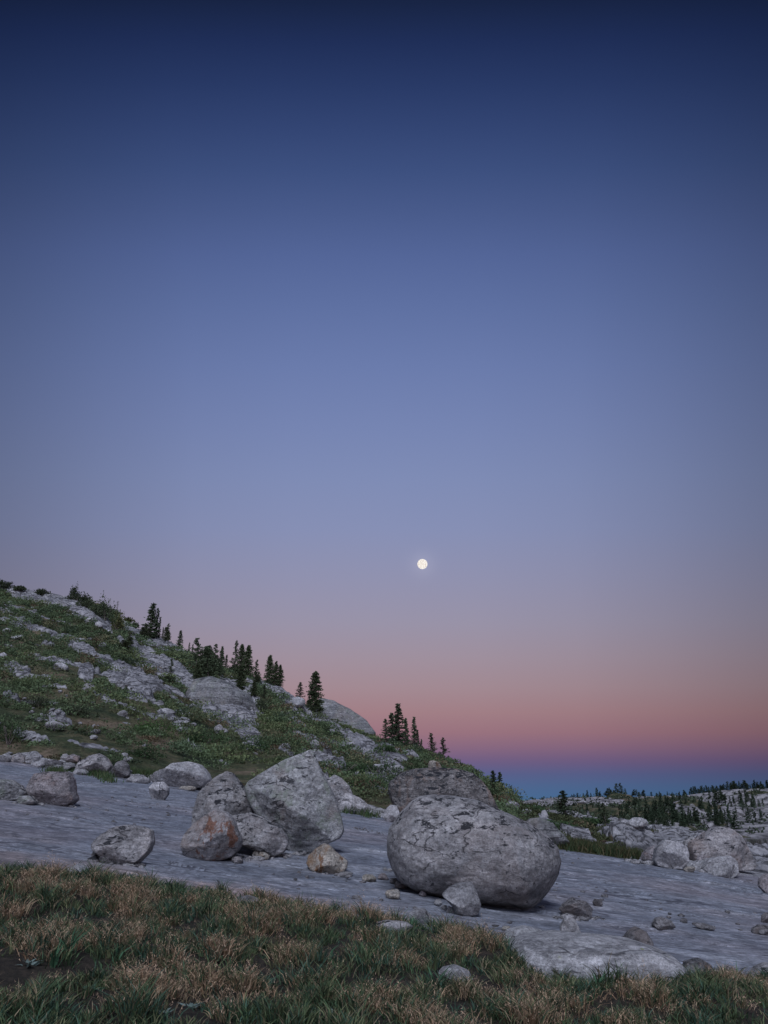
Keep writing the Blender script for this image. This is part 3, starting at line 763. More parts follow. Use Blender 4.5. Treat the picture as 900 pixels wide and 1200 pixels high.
for lab, pl, bs, mt in [
    ('small grey stone left of the pale trapezoid stone', [(305, 690), (312, 672), (330, 668), (340, 685), (330, 700)], (320, 699), 'grey'),
    ('tiny pale stone touching the pale trapezoid stone', [(330, 708), (340, 692), (358, 695), (362, 712), (345, 720)], (346, 718), 'pale'),
    ('dark stone tucked beside the pale trapezoid stone', [(355, 722), (365, 698), (382, 704), (392, 728), (375, 734)], (373, 732), 'grey'),
    ('flat brown stone farthest left of the huge boulder', [(10, 580), (30, 568), (60, 572), (78, 590), (60, 602), (25, 600)], (45, 601), 'tan'),
    ('angular brown stone second from the left before the huge boulder', [(74, 585), (90, 565), (108, 565), (124, 588), (110, 594)], (98, 593), 'brown'),
    ('boxy tan stone on bare rock left of the grass edge', [(107, 650), (112, 635), (160, 630), (170, 645), (166, 668), (120, 668)], (140, 670), 'tan'),
    ('dark stone jammed under the left end of the huge boulder', [(125, 600), (130, 584), (155, 584), (165, 603), (148, 612)], (145, 610), 'dark'),
    ('dark rounded stone second under the left end of the huge boulder', [(145, 622), (152, 596), (185, 598), (202, 618), (190, 630)], (172, 629), 'dark'),
    ('little brown stone in the shadow under the huge boulder', [(243, 652), (252, 636), (268, 640), (278, 655), (262, 662)], (260, 660), 'brown'),
    ('orange stone at the grass edge below the huge boulder', [(580, 792), (590, 780), (612, 780), (620, 792), (600, 802)], (600, 800), 'tan')]:
    rock('stone', lab, 'stone', pl, bs, mt, 3, .5, **c5)
rock('stone', 'rounded pale stone at the grass edge below the huge boulder', 'stone',
     [(192, 760), (200, 730), (235, 706), (270, 708), (295, 735), (300, 762), (240, 775)], (245, 768), 'pale', 4, .45, **c5)
rock('stone', 'low flat stone in the grass left of the rounded pale stone', 'stone',
     [(60, 785), (75, 762), (120, 758), (200, 766), (225, 782), (200, 800), (90, 800)], (140, 796), 'grey', 4, .4, **c5)
# right side
rock('boulder', 'large craggy boulder with a sloping back, biggest of the right-hand cluster', 'boulder',
     [(585, 330), (592, 300), (620, 288), (655, 258), (700, 236), (750, 248), (790, 280), (820, 330), (852, 385), (848, 412), (790, 418), (700, 410), (640, 400), (600, 390)], (730, 418), 'pink', 5, .42, .62, facets=8, cutd=.72, **c6)
rock('boulder', 'white lichen-covered boulder at the left of the right-hand cluster', 'boulder',
     [(440, 380), (445, 325), (480, 290), (530, 296), (568, 318), (577, 345), (575, 378), (550, 412), (500, 412), (450, 396)], (510, 411), 'pale', 5, .45, .6, facets=9, cutd=.70, **c6)
rock('boulder', 'brown-sided boulder leaning behind the white lichen-covered boulder', 'boulder',
     [(383, 372), (395, 345), (425, 318), (465, 310), (480, 350), (470, 396), (430, 390)], (425, 388), 'brown', 4, .45, **c6)
rock('boulder', 'squat split-faced boulder at the front of the right-hand cluster', 'boulder',
     [(636, 428), (640, 400), (660, 370), (700, 360), (750, 357), (777, 380), (782, 430), (755, 446), (690, 444)], (715, 443), 'pale', 5, .45, .5, facets=6, cutd=.72, **c6, planes=[((-.8, -.8, .1), .55), ((.5, -.9, .3), .6)])
rock('stone', 'narrow brown stone wedged between boulders of the right-hand cluster', 'stone',
     [(608, 400), (613, 365), (628, 351), (655, 363), (658, 400), (632, 420)], (632, 416), 'brown', 4, .5, **c6)
rock('boulder', 'dark mottled boulder in the middle of the right-hand cluster', 'boulder',
     [(555, 350), (560, 295), (590, 279), (625, 295), (640, 340), (620, 385), (575, 385)], (595, 384), 'grey', 4, .45, **c6)
rock('stone', 'low rust-brown stone under the gap of the right-hand cluster', 'stone',
     [(560, 412), (572, 400), (600, 400), (606, 414), (590, 424), (565, 422)], (584, 423), 'tan', 3, .5, **c6)
rock('boulder', 'dark boulder cut by the right picture edge', 'boulder',
     [(864, 480), (870, 450), (890, 430), (930, 425), (955, 480), (930, 512), (890, 510)], (900, 510), 'brown', 5, .45, **c6)
rock('stone', 'squarish grey-brown stone right of the huge egg-shaped boulder', 'stone',
     [(53, 575), (70, 553), (100, 534), (160, 540), (187, 570), (182, 605), (140, 616), (80, 602)], (130, 614), 'dark', 5, .45, .58, **c6)
rock('stone', 'small round stone just right of the squarish grey-brown stone', 'stone',
     [(188, 548), (198, 530), (225, 534), (230, 556), (206, 564)], (208, 562), 'dark', 3, .5, **c6)
rock('stone', 'dark oval stone alone on the lower right of the slab', 'stone',
     [(433, 638), (445, 610), (470, 603), (505, 618), (524, 645), (502, 657), (445, 654)], (478, 655), 'dark', 4, .48, **c6)
rock('stone', 'thin flat dark slab lying right of the dark oval stone', 'stone',
     [(590, 632), (600, 627), (645, 630), (692, 645), (682, 657), (622, 652)], (640, 656), 'dark', 4, .3, **c6)
for lab, pl, bs in [('tiny black stone between the oval stone and the thin flat slab', [(543, 620), (558, 606), (572, 614), (572, 628), (552, 630)], (558, 628)),
                    ('tiny dark stone nearest above the oval stone', [(488, 606), (492, 598), (505, 599), (509, 608), (498, 612)], (498, 610)),
                    ('tiniest dark pebble highest above the oval stone', [(493, 592), (498, 585), (508, 588), (509, 595), (500, 597)], (501, 596))]:
    rock('stone', lab, 'stone', pl, bs, 'dark', 3, .5, **c6)
rock('stone', 'upper dark stone of the pair at the right picture edge', 'stone',
     [(876, 630), (880, 600), (895, 585), (930, 590), (930, 632)], (900, 630), 'dark', 4, .5, **c6)
rock('stone', 'lower dark stone of the pair at the right picture edge', 'stone',
     [(836, 668), (840, 650), (870, 635), (920, 640), (920, 680), (850, 678)], (880, 677), 'dark', 4, .45, **c6)
rock('stone', 'small white stone in front of the dark pair at the right edge', 'stone',
     [(862, 668), (868, 656), (884, 655), (890, 670), (875, 676)], (875, 678), 'pale', 3, .5, **c6)
rock('stone', 'small upright finger-shaped stone behind the long pale slab', 'stone',
     [(57, 690), (59, 640), (78, 600), (100, 597), (118, 615), (140, 665), (142, 705), (80, 705)], (95, 700), 'grey', 4, .45, **c6)
rock('stone', 'dark pointed stone half hidden behind the long pale slab', 'stone',
     [(300, 720), (315, 690), (340, 662), (370, 645), (402, 662), (432, 710), (420, 735)], (365, 715), 'dark', 4, .45, **c6)
rock('boulder', 'long low pale slab boulder with yellow lichen, sunk in the grass', 'boulder',
     [(290, 230), (294, 186), (322, 161), (400, 154), (500, 158), (600, 171), (660, 190), (690, 222), (690, 262), (640, 275), (500, 275), (380, 262), (310, 250)], (500, 262), 'blue', 6, .34, .34, facets=1, cutd=.9, rough=.4, **c8, planes=[((0, -.12, 1.0), .80), ((-.05, -1.0, .25), .78)])
rock('stone', 'rounded pale stone sunk in the middle of the foreground grass', 'stone',
     [(122, 245), (138, 228), (170, 223), (200, 236), (212, 262), (150, 280)], (165, 255), 'pale', 4, .45, **c8)
rock('stone', 'dark stone in the grass right of the long pale slab', 'stone',
     [(700, 240), (706, 214), (740, 206), (768, 222), (765, 250), (710, 252)], (735, 246), 'dark', 4, .45, **c8)
rock('stone', 'brownish stone second from right along the lower grass edge', 'stone',
     [(780, 250), (790, 228), (812, 222), (832, 238), (832, 256)], (805, 252), 'brown', 4, .45, **c8)
rock('stone', 'grey stone at the right picture edge above the grass', 'stone',
     [(855, 262), (875, 228), (900, 217), (935, 224), (940, 270)], (900, 262), 'grey', 4, .45, **c8)
rock('stone', 'low speckled bedrock hump left of the long pale slab', 'stone',
     [(270, 165), (290, 140), (330, 130), (370, 140), (385, 165), (330, 180)], (330, 172), 'blue', 4, .4, **c8)
rock('stone', 'half-buried pale stone at the left grass edge', 'stone',
     [(78, 1028), (80, 1018), (92, 1012), (105, 1018), (110, 1028), (92, 1034)], (93, 1030), 'pale', 4, .5)
rock('stone', 'pale stone top in the grass edge left of centre', 'stone',
     [(274, 1062), (278, 1052), (290, 1049), (302, 1053), (304, 1064)], (288, 1061), 'pale', 4, .5)
# gravel chips on the slab in front of the boulders: a trail nobody could count
def chips(name, label, pts, mat, n, smin, smax, seed):
    rs = np.random.RandomState(seed); V0, F0 = ico(1); VV = []; FF = []; o = 0
    S = np.array(pts)[rs.randint(len(pts), size=n)]; w = rs.rand(n)
    Q, ok = cast_many(S[:, 0] + (S[:, 2] - S[:, 0]) * w + rs.normal(size=n) * S[:, 4] * 2.2, S[:, 1] + (S[:, 3] - S[:, 1]) * w + rs.normal(size=n) * S[:, 4] * .7)
    for h in Q[ok]:
        s = rs.uniform(smin, smax) * (1 if rs.rand() < .85 else 1.8)
        q = V0 * (1 + .25 * rs.normal(size=(len(V0), 1))) * np.array([s * rs.uniform(.8, 1.5), s, s * rs.uniform(.4, .7)])
        VV.append(q + np.array(h) + (0, 0, s * .12)); FF.append(F0 + o); o += len(V0)
    return tag(link(name, mesh_np(name, np.concatenate(VV), np.concatenate(FF), M[mat])), label, 'gravel', kind='stuff')
chips('gravel', 'brown gravel chips strewn over the bare slab', [(415, 970, 450, 978, 1.5), (0, 950, 300, 960, 12), (560, 1085, 640, 1100, 8), (300, 1000, 450, 1060, 12), (640, 1040, 890, 1080, 8), (105, 935, 220, 945, 6), (640, 1000, 890, 1030, 8)], 'dark', 230, .012, .045, 5)
chips('grit', 'grit and small stones gathered round the feet of the boulders', [(228, 1002, 300, 1008, 2), (300, 1003, 362, 1002, 2), (455, 1020, 520, 1050, 2), (520, 1052, 640, 1064, 2), (112, 1008, 165, 1015, 1.5), (15, 940, 90, 945, 1.5), (655, 1075, 700, 1078, 2), (365, 1020, 408, 1026, 1.5)], 'grey', 330, .02, .07, 8)
chips('rubble', 'pale rubble along the far rim of the slab', [(0, 888, 130, 908, 3), (130, 908, 250, 922, 3), (390, 945, 450, 955, 3), (740, 1008, 830, 1020, 2.5)], 'pale', 230, .06, .26, 6)

# whaleback domes and hill boulders
rock('granite_dome', 'smooth streaked whaleback dome halfway up the green slope', 'rock outcrop',
     [(218, 838), (222, 815), (232, 799), (252, 795), (275, 803), (292, 815), (301, 830), (301, 846), (288, 862), (250, 866), (225, 856)], (266, 838), 'dome', 6, .62, .6, facets=2, cutd=.9, yoff=4.0, rough=.6)
rock('granite_dome', 'dark rounded granite dome on the skyline right of the dense pine', 'rock outcrop',
     [(350, 860), (364, 830), (376, 819), (392, 822), (412, 832), (430, 845), (441, 860), (436, 876), (395, 880)], (400, 866), 'dome', 5, .5, .7, facets=2, y_c=103, rough=.5)
rock('granite_dome', 'smooth grey rock dome at the slab edge right of the huge boulder', 'rock outcrop',
     [(612, 985), (614, 965), (621, 959), (633, 958), (645, 964), (657, 976), (668, 988), (655, 994), (630, 994)], (645, 992), 'dome', 5, .45, .7, facets=2)
HILLB = [(72, 782, 18, 11, 'flat-topped white boulder on the open slope at the left'), (104, 807, 17, 13, 'squat white boulder left of the broken outcrop'), (64, 851, 22, 13, 'pale boulder with a smaller twin low on the left slope'),
         (195, 835, 22, 9, 'long low white boulder below the broken outcrop'), (256, 855, 11, 13, 'upright egg-shaped stone below the whaleback dome'), (79, 722, 9, 6, 'lone white block below the crest slab'),
         (120, 756, 11, 7, 'white block left of the long bare slab'), (3, 729, 10, 8, 'white boulder at the left picture edge below the crest'), (8, 739, 12, 6, 'flat white stone under the left-edge boulder'),
         (12, 759, 9, 8, 'white block topping the rubble streak at the left'), (4, 769, 10, 9, 'white block cut by the left edge beside the rubble'), (105, 728, 11, 9, 'broken pale block left of the skyline shrubs'),
         (116, 732, 10, 9, 'broken pale block second from left below the skyline shrubs'), (129, 741, 9, 7, 'pale block below the olive crest shrub'), (218, 847, 8, 6, 'left of two small white stones below the long slab'),
         (227, 849, 7, 5, 'right of two small white stones below the long slab'), (236, 822, 8, 7, 'small block at the left end of the whaleback dome'), (287, 872, 7, 6, 'small white stone above the tall sloping boulder'),
         (348, 823, 20, 14, 'rounded block just below the skyline between the two pines'), (369, 873, 13, 12, 'upright grey stone above the tall sloping boulder'), (419, 908, 11, 9, 'white stone low on the slope left of the broad boulder'),
         (389, 858, 8, 8, 'pale stone right below the dense skyline pine'), (412, 872, 10, 6, 'pale stone beside the pinkish slope slab'), (150, 890, 12, 7, 'pale stone low on the slope above the slab edge'),
         (110, 864, 10, 7, 'small white stone in shrubs left of the low slope'), (146, 885, 9, 6, 'white stone above the wide lumpy boulder'), (466, 880, 12, 8, 'white block at the foot of the crest conifers'),
         (467, 901, 18, 10, 'pale rock in green shrubs above the broad boulder'), (600, 943, 18, 8, 'pale hump right of the twin conifers'), (617, 951, 14, 7, 'low pale rock below the twin conifers'),
         (686, 958, 13, 6, 'low pale rock right of the lone spruce'), (748, 964, 24, 13, 'dome-shaped boulder in the gap before the far hill'), (800, 988, 16, 6, 'flat pale rock behind the white lichen-covered boulder'),
         (720, 990, 30, 8, 'low pale rock swell left of the right-hand cluster'), (682, 940, 12, 4, 'thin pale ledge under the skyline near the lone spruce')]
rs = np.random.RandomState(11)
def blob(cu, cv, w, h, rs, n=9):
    return [(cu + .5 * w * math.cos(a) * rs.uniform(.82, 1.08), cv + .5 * h * math.sin(a) * rs.uniform(.8, 1.1)) for a in np.linspace(0, 2 * pi, n, endpoint=False)]
for cu, cv, w, h, lab in HILLB:
    rock('hillside_boulder', lab, 'boulder', blob(cu, cv, w, h, rs), (cu, cv + h * .45), 'pale', 4 if w > 12 else 3, .45, .62, facets=5)
protos = []
for k in range(7):
    V, Fc = ico(3); P = V.copy()
    P *= np.array([1, rs.uniform(.6, .9), rs.uniform(.5, .85)])
    for j in range(9):
        n_ = rs.normal(size=3); n_ /= np.linalg.norm(n_); hh = P @ n_; P = P - np.maximum(hh - rs.uniform(.6, .85) * hh.max(), 0)[:, None] * n_
    P = P + V * (.05 * fbm(V[:, 0] * 2 + k * 7, V[:, 1] * 2, V[:, 2] * 2, 3))[:, None]
    protos.append(mesh_np('slope_stone', P, Fc, M['pale'], smooth=True))
cnt = 0
Q, ok = cast_many(rs.uniform(-60, 640, 1400), rs.uniform(690, 960, 1400), 22, 135, 90)
for h in Q[ok]:
    if cnt >= 170: break
    x, y, z = h; t_ = x / y
    if y < np.interp(t_, E1_T, E1_Y) + .6 or y > np.interp(t_, E2[0], E2[1]): continue
    n_ = fbm(x * .12, y * .12, 40., 2)
    if rs.rand() > .35 + n_: continue
    o = link('slope_stone', protos[rs.randint(7)], (x, y, z + .02))
    s = rs.uniform(.10, .26) * (1 + 1.6 * (rs.rand() < .12)) * (y / 70) ** .5
    o.scale = (s * rs.uniform(.9, 1.6), s, s * rs.uniform(.7, 1.1)); o.rotation_euler = (rs.uniform(-.3, .3), rs.uniform(-.2, .5), rs.uniform(0, 6))
    pu, pv = [float(q) for q in project(x, y, z)]
    wh_ = ('on the upper left slope below the crest slab' if pv < 770 and pu < 200 else 'on the lower left slope above the slab rim' if pu < 160 else
           'around the whaleback dome' if pu < 310 and pv < 880 else 'in the green shrubs behind the left-hand boulder group' if pu < 350 else
           'on the slope below the dense skyline pine' if pu < 470 else 'on the low green ridge right of the big boulders')
    tag(o, 'small pale stone ' + wh_, 'stone', 'small pale stones ' + wh_); cnt += 1

# ------------------------------------------------------------------ vegetation
def leaf_cloud(ctr, size, tint, rs, nrm=None, aspect=.45):
    """one triangle per leaf cluster, at each centre"""
    n = len(ctr)
    d = rs.normal(size=(n, 3))
    if nrm is not None: d = d * .7 + nrm
    d /= np.linalg.norm(d, axis=1)[:, None]
    e = np.cross(d, rs.normal(size=(n, 3))); e /= np.linalg.norm(e, axis=1)[:, None]
    s = size[:, None]
    a = ctr - e * s * aspect; b_ = ctr + e * s * aspect; c = ctr + d * s
    V = np.stack([a, b_, c], 1).reshape(-1, 3)
    return V, np.arange(3 * n).reshape(-1, 3), np.repeat(tint, 3, axis=0)
GREENS = np.array([(.052, .074, .036), (.042, .062, .032), (.068, .086, .038), (.052, .062, .032), (.078, .080, .042), (.034, .050, .029)])
def shrub_points(rs, r3, n, lumps=5):
    """points spread through a lumpy low mound"""
    L = np.clip(rs.normal(size=(lumps, 3)), -1.2, 1.2) * np.array([.45, .45, .12]); L[:, 2] = np.abs(L[:, 2])
    k = rs.randint(lumps, size=n)
    d = rs.normal(size=(n, 3)); d /= np.linalg.norm(d, axis=1)[:, None]; d[:, 2] = np.abs(d[:, 2])
    rad = .5 * rs.uniform(.55, 1.0, size=(n, 1)) * (1 + .15 * np.sin(k * 3.3))[:, None]
    return (L[k] + d * rad) * r3, d
VV = []; FF = []; TT = []; off = 0
rs = np.random.RandomState(23); made = 0
def mat_sites(cand, kexp):
    tt = rs.uniform(-.72, .60, cand); yr = rs.rand(cand) ** .8
    y1c = np.interp(tt, E1_T, E1_Y); y2c = np.interp(tt, E2[0], E2[1])
    yy = y1c + .4 + (y2c + 3 - y1c) * yr
    keep = rs.rand(cand) < (yy / 110) ** kexp
    tt, yy = tt[keep], yy[keep]; xx = tt * yy
    rmk = rock_mask(xx, yy, H0(xx, yy)); a_ = xx * .9 - yy * .25; b_2 = xx * .3 + yy * .9
    return xx, yy, tt, rmk, fbm(a_ * .06, b_2 * .22, 50., 3)
for big in (True, False):
    xx, yy, tt, rmk, sm = mat_sites(5800 if big else 8000, .9)
    zz = H(xx, yy)
    for i in range(len(xx)):
        if rmk[i] > (.12 if big else .3) + .12 * rs.rand(): continue
        right = tt[i] > .15; dist = yy[i]
        if not right and sm[i] < -.10 and rs.rand() < ((.45 if dist < 95 else .7) if big else .4): continue
        if big:
            if right and rs.rand() < .5: continue
            w = rs.uniform(1.3, 2.9); hgt = rs.uniform(.50, 1.05); n = 240
            if right: w *= .55; hgt *= .5; n = 130
        else:
            w = rs.uniform(.5, 1.2); hgt = rs.uniform(.15, .35); n = 46
            if right: w *= .7; hgt *= .7
        if dist < 48: hgt *= .8; w *= .75
        if yy[i] > np.interp(tt[i], E2[0], E2[1]) - 12: hgt *= .42 if tt[i] > -.15 else .6
        lum = 6 if big else 3
        Lc = np.clip(rs.normal(size=(lum, 3)), -1.1, 1.1) * np.array([.42, .36, .10]); Lc[:, 2] = np.abs(Lc[:, 2])
        kk = rs.randint(lum, size=n)
        d = rs.normal(size=(n, 3)); d /= np.linalg.norm(d, axis=1)[:, None]; d[:, 2] = np.abs(d[:, 2])
        P = (Lc[kk] + d * .42 * rs.uniform(.82, 1.0, size=(n, 1)) * rs.uniform(.7, 1.1, lum)[kk][:, None]) * np.array([w, w * .5, hgt * 1.9])
        an = -.28 + rs.normal() * .22; ca, sa = math.cos(an), math.sin(an)
        P = np.stack([P[:, 0] * ca - P[:, 1] * sa, P[:, 0] * sa + P[:, 1] * ca, P[:, 2]], 1) + (xx[i], yy[i], zz[i] - .05)
        base = GREENS[rs.randint(6) if rs.rand() < .3 else (2 if sm[i] > .25 else 0)] * rs.uniform(.8, 1.3) * (1.5 if big else 1.1)
        if right: base = np.array((.065, .075, .035)) * rs.uniform(.6, 1.2)
        if rs.rand() < .07: base = np.array((.11, .085, .05)) * rs.uniform(.6, 1.1)
        col = base[None, :] * rs.uniform(.7, 1.45, size=(n, 1))
        V, Fc, Tn = leaf_cloud(P, rs.uniform(.10, .20, n) * (dist / 90) ** .6, col, rs, d * np.array([1, 1, 1.3]))
        VV.append(V); FF.append(Fc + off); TT.append(Tn); off += len(V); made += 1
me = mesh_np('shrub_cover', np.concatenate(VV), np.concatenate(FF), M['leaf'], tint=np.concatenate(TT))
tag(link('shrub_cover', me), 'low green willow and heath mats covering the slope', 'shrubs', kind='stuff')
print('shrub mats', made, off)

# sedge fringe along the slab rim on the right
def fringe(name, label, segs, n, hmin, hmax, cols_, seed):
    rs = np.random.RandomState(seed); B = []
    S = np.array(segs)[rs.randint(len(segs), size=n)]; w = rs.rand(n)
    Q, ok = cast_many(S[:, 0] + (S[:, 2] - S[:, 0]) * w + rs.normal(size=n) * S[:, 4], S[:, 1] + (S[:, 3] - S[:, 1]) * w + rs.normal(size=n) * S[:, 4] * .5)
    B = Q[ok]
    B = np.array(B); B = np.repeat(B, 14, 0) + rs.normal(size=(len(B) * 14, 3)) * (.16, .16, 0)
    m_ = len(B); hh = rs.uniform(hmin, hmax, m_); an = rs.uniform(0, 2 * pi, m_)
    wv_ = np.stack([np.cos(an), np.sin(an), an * 0], 1) * .02
    tip = B + np.stack([rs.normal(0, .4, m_) * hh, rs.normal(0, .4, m_) * hh, hh], 1)
    V = np.stack([B - wv_, B + wv_, tip], 1).reshape(-1, 3)
    c = np.array(cols_)[rs.randint(len(cols_), size=m_)] * rs.uniform(.7, 1.3, (m_, 1))
    tag(link(name, mesh_np(name, V, np.arange(3 * m_).reshape(-1, 3), M['blade'], tint=np.repeat(c, 3, 0))), label, 'grass', kind='stuff')
fringe('sedge_fringe', 'olive sedge along the slab rim below the green ridge', [(645, 990, 690, 996, 3), (690, 996, 752, 1008, 2.2)], 420, .15, .4, [(.07, .09, .035), (.12, .10, .05), (.05, .08, .035)], 31)
fringe('rim_grass', 'short green grass in cracks along the far left slab rim', [(60, 905, 70, 910, 2), (105, 905, 130, 915, 3), (150, 905, 190, 912, 3), (395, 950, 440, 958, 2)], 160, .12, .35, [(.06, .11, .04), (.09, .11, .05)], 32)

# ---- shrubs and conifers as things
def tube(p0, p1, r0, r1, seg=6):
    p0 = np.array(p0, float); p1 = np.array(p1, float); d = p1 - p0; d /= np.linalg.norm(d)
    a = np.cross(d, (.3, .9, .2)); a /= np.linalg.norm(a); b_ = np.cross(d, a)
    an = np.linspace(0, 2 * pi, seg, endpoint=False)
    ring = np.cos(an)[:, None] * a + np.sin(an)[:, None] * b_
    V = np.concatenate([p0 + ring * r0, p1 + ring * r1])
    Fc = np.array([[i, (i + 1) % seg, seg + (i + 1) % seg, seg + i] for i in range(seg)])
    return V, Fc
def join(parts):
    V = []; Fc = []; o = 0
    for v, f in parts: V.append(v); Fc.append(f + o); o += len(v)
    return np.concatenate(V), np.concatenate(Fc)
def conifer(kind, seed, dens=1.0):
    """unit height tree; returns trunk mesh and crown mesh"""
    rs = np.random.RandomState(seed); tr = []
    stems = {'spire': 1, 'thin': 1, 'dense': 1, 'sparse': 1, 'bushy': 5, 'round': 4, 'snag': 1, 'far': 1, 'farround': 2}[kind]
    Wd = {'spire': .19, 'thin': .11, 'dense': .26, 'sparse': .20, 'bushy': .42, 'round': .42, 'snag': .07, 'far': .2, 'farround': .42}[kind]
    C = []; NR = []
    for s in range(stems):
        bx, by = (0, 0) if stems == 1 else (rs.uniform(-.5, .5) * Wd * 1.3, rs.uniform(-.3, .3) * Wd * 1.3)
        hh = 1.0 if s == 0 else rs.uniform(.6, .97)
        lean = rs.normal(0, .02 if stems == 1 else .05, 2)
        prev = np.array([bx, by, -.04])
        for q in range(5):
            nx = np.array([bx + lean[0] * (q + 1) / 5 + rs.normal(0, .006), by + lean[1] * (q + 1) / 5, hh * (q + 1) / 5])
            tr.append(tube(prev, nx, .020 * (1 - q / 5.2) / max(1, stems * .35), .020 * (1 - (q + 1) / 5.2) / max(1, stems * .35), 6)); prev = nx
        nb = int(1.5 * {'spire': 80, 'thin': 60, 'dense': 120, 'sparse': 55, 'bushy': 46, 'round': 46, 'snag': 22, 'far': 50, 'farround': 40}[kind] * dens)
        wd = Wd if stems == 1 else Wd * .55
        lo = {'spire': .07, 'thin': .05, 'dense': .05, 'sparse': .10, 'bushy': .12, 'round': .10, 'snag': .3, 'far': .05, 'farround': .05}[kind]
        for k in range(nb):
            f = lo + (1 - lo) * (k + rs.rand()) / nb
            if kind in ('dense', 'bushy', 'round', 'farround'):
                prof = (1 - f) ** .62 * min(1, f * 3.5 + .45)
            else: prof = (1 - f) ** .85 * min(1, f * 5 + .4)
            r = wd * prof * rs.uniform(.55, 1.15) + .018
            if kind == 'sparse' and rs.rand() < .25: r *= .4
            an = rs.uniform(0, 2 * pi); droop = rs.uniform(-.35, .05) if kind not in ('bushy', 'round', 'sparse') else rs.uniform(-.05, .45)
            m_ = max(4, int((10 + r * 95) * (1.25 if kind in ('dense', 'bushy', 'round') else .95))) if kind != 'snag' else 3
            w = rs.rand(m_) ** .7
            p0 = np.array([bx + lean[0] * f, by + lean[1] * f, hh * f])
            dv = np.array([math.cos(an), math.sin(an), droop])
            pts = p0 + dv * (w * r)[:, None] + rs.normal(0, .012 + .03 * r, (m_, 3)) * np.array([1, 1, .55])
            C.append(pts); NR.append(np.tile(dv * np.array([1, 1, .2]) + (0, 0, .25), (m_, 1)))
            if rs.rand() < .35: tr.append(tube(p0, p0 + dv * r * .8, .005, .002, 4))
    C = np.concatenate(C); NR = np.concatenate(NR); n = len(C)
    base = {'spire': (.06, .085, .045), 'thin': (.06, .085, .047), 'dense': (.07, .092, .045), 'sparse': (.065, .085, .045), 'bushy': (.065, .088, .047), 'round': (.07, .085, .045), 'snag': (.06, .06, .045), 'far': (.04, .062, .035), 'farround': (.045, .062, .035)}[kind]
    col = np.array(base)[None] * rs.uniform(.55, 1.6, (n, 1))
    V, Fc, Tn = leaf_cloud(C, rs.uniform(.020, .042, n) * (1.5 if kind.startswith('far') else 1), col, rs, NR, .42)
    tv, tf = join(tr)
    return mesh_np('trunk', tv, tf, M['bark'], smooth=True), mesh_np('crown', V, Fc, M['needle'], tint=Tn)
TP = {}
def tree_proto(kind, k):
    if (kind, k) not in TP: TP[(kind, k)] = conifer(kind, hash_(kind) + k * 17)
    return TP[(kind, k)]
def hash_(s): return sum(ord(c) * (i + 3) for i, c in enumerate(s)) % 1000
def place_px(u, v, far=False):
    """ground point seen at pixel (u, v); on a skyline, the crest under it"""
    for dv in range(0, 16):
        h = cast(u, v + dv, 20 if not far else 140, 140 if not far else 380, 900)
        if h: return h
    return None
tree_rs = np.random.RandomState(77)
def tree(kind, u, v, hpx, label, group=None, wide=1.0, cat='tree', name='conifer_tree'):
    h = place_px(u, v)
    if h is None: return
    x, y, z = h
    Hm = hpx / F * y * 1.06
    root = bpy.data.objects.new(name, None); COL.objects.link(root)
    root.location = (x, y, z - .08 * Hm * .5)
    root.rotation_euler = (0, 0, tree_rs.uniform(0, 6)); root.scale = (Hm * wide, Hm * wide, Hm)
    tag(root, label, cat, group)
    tm, cm = tree_proto(kind, tree_rs.randint(3))
    link('trunk', tm, parent=root); link('crown', cm, parent=root)
    return root
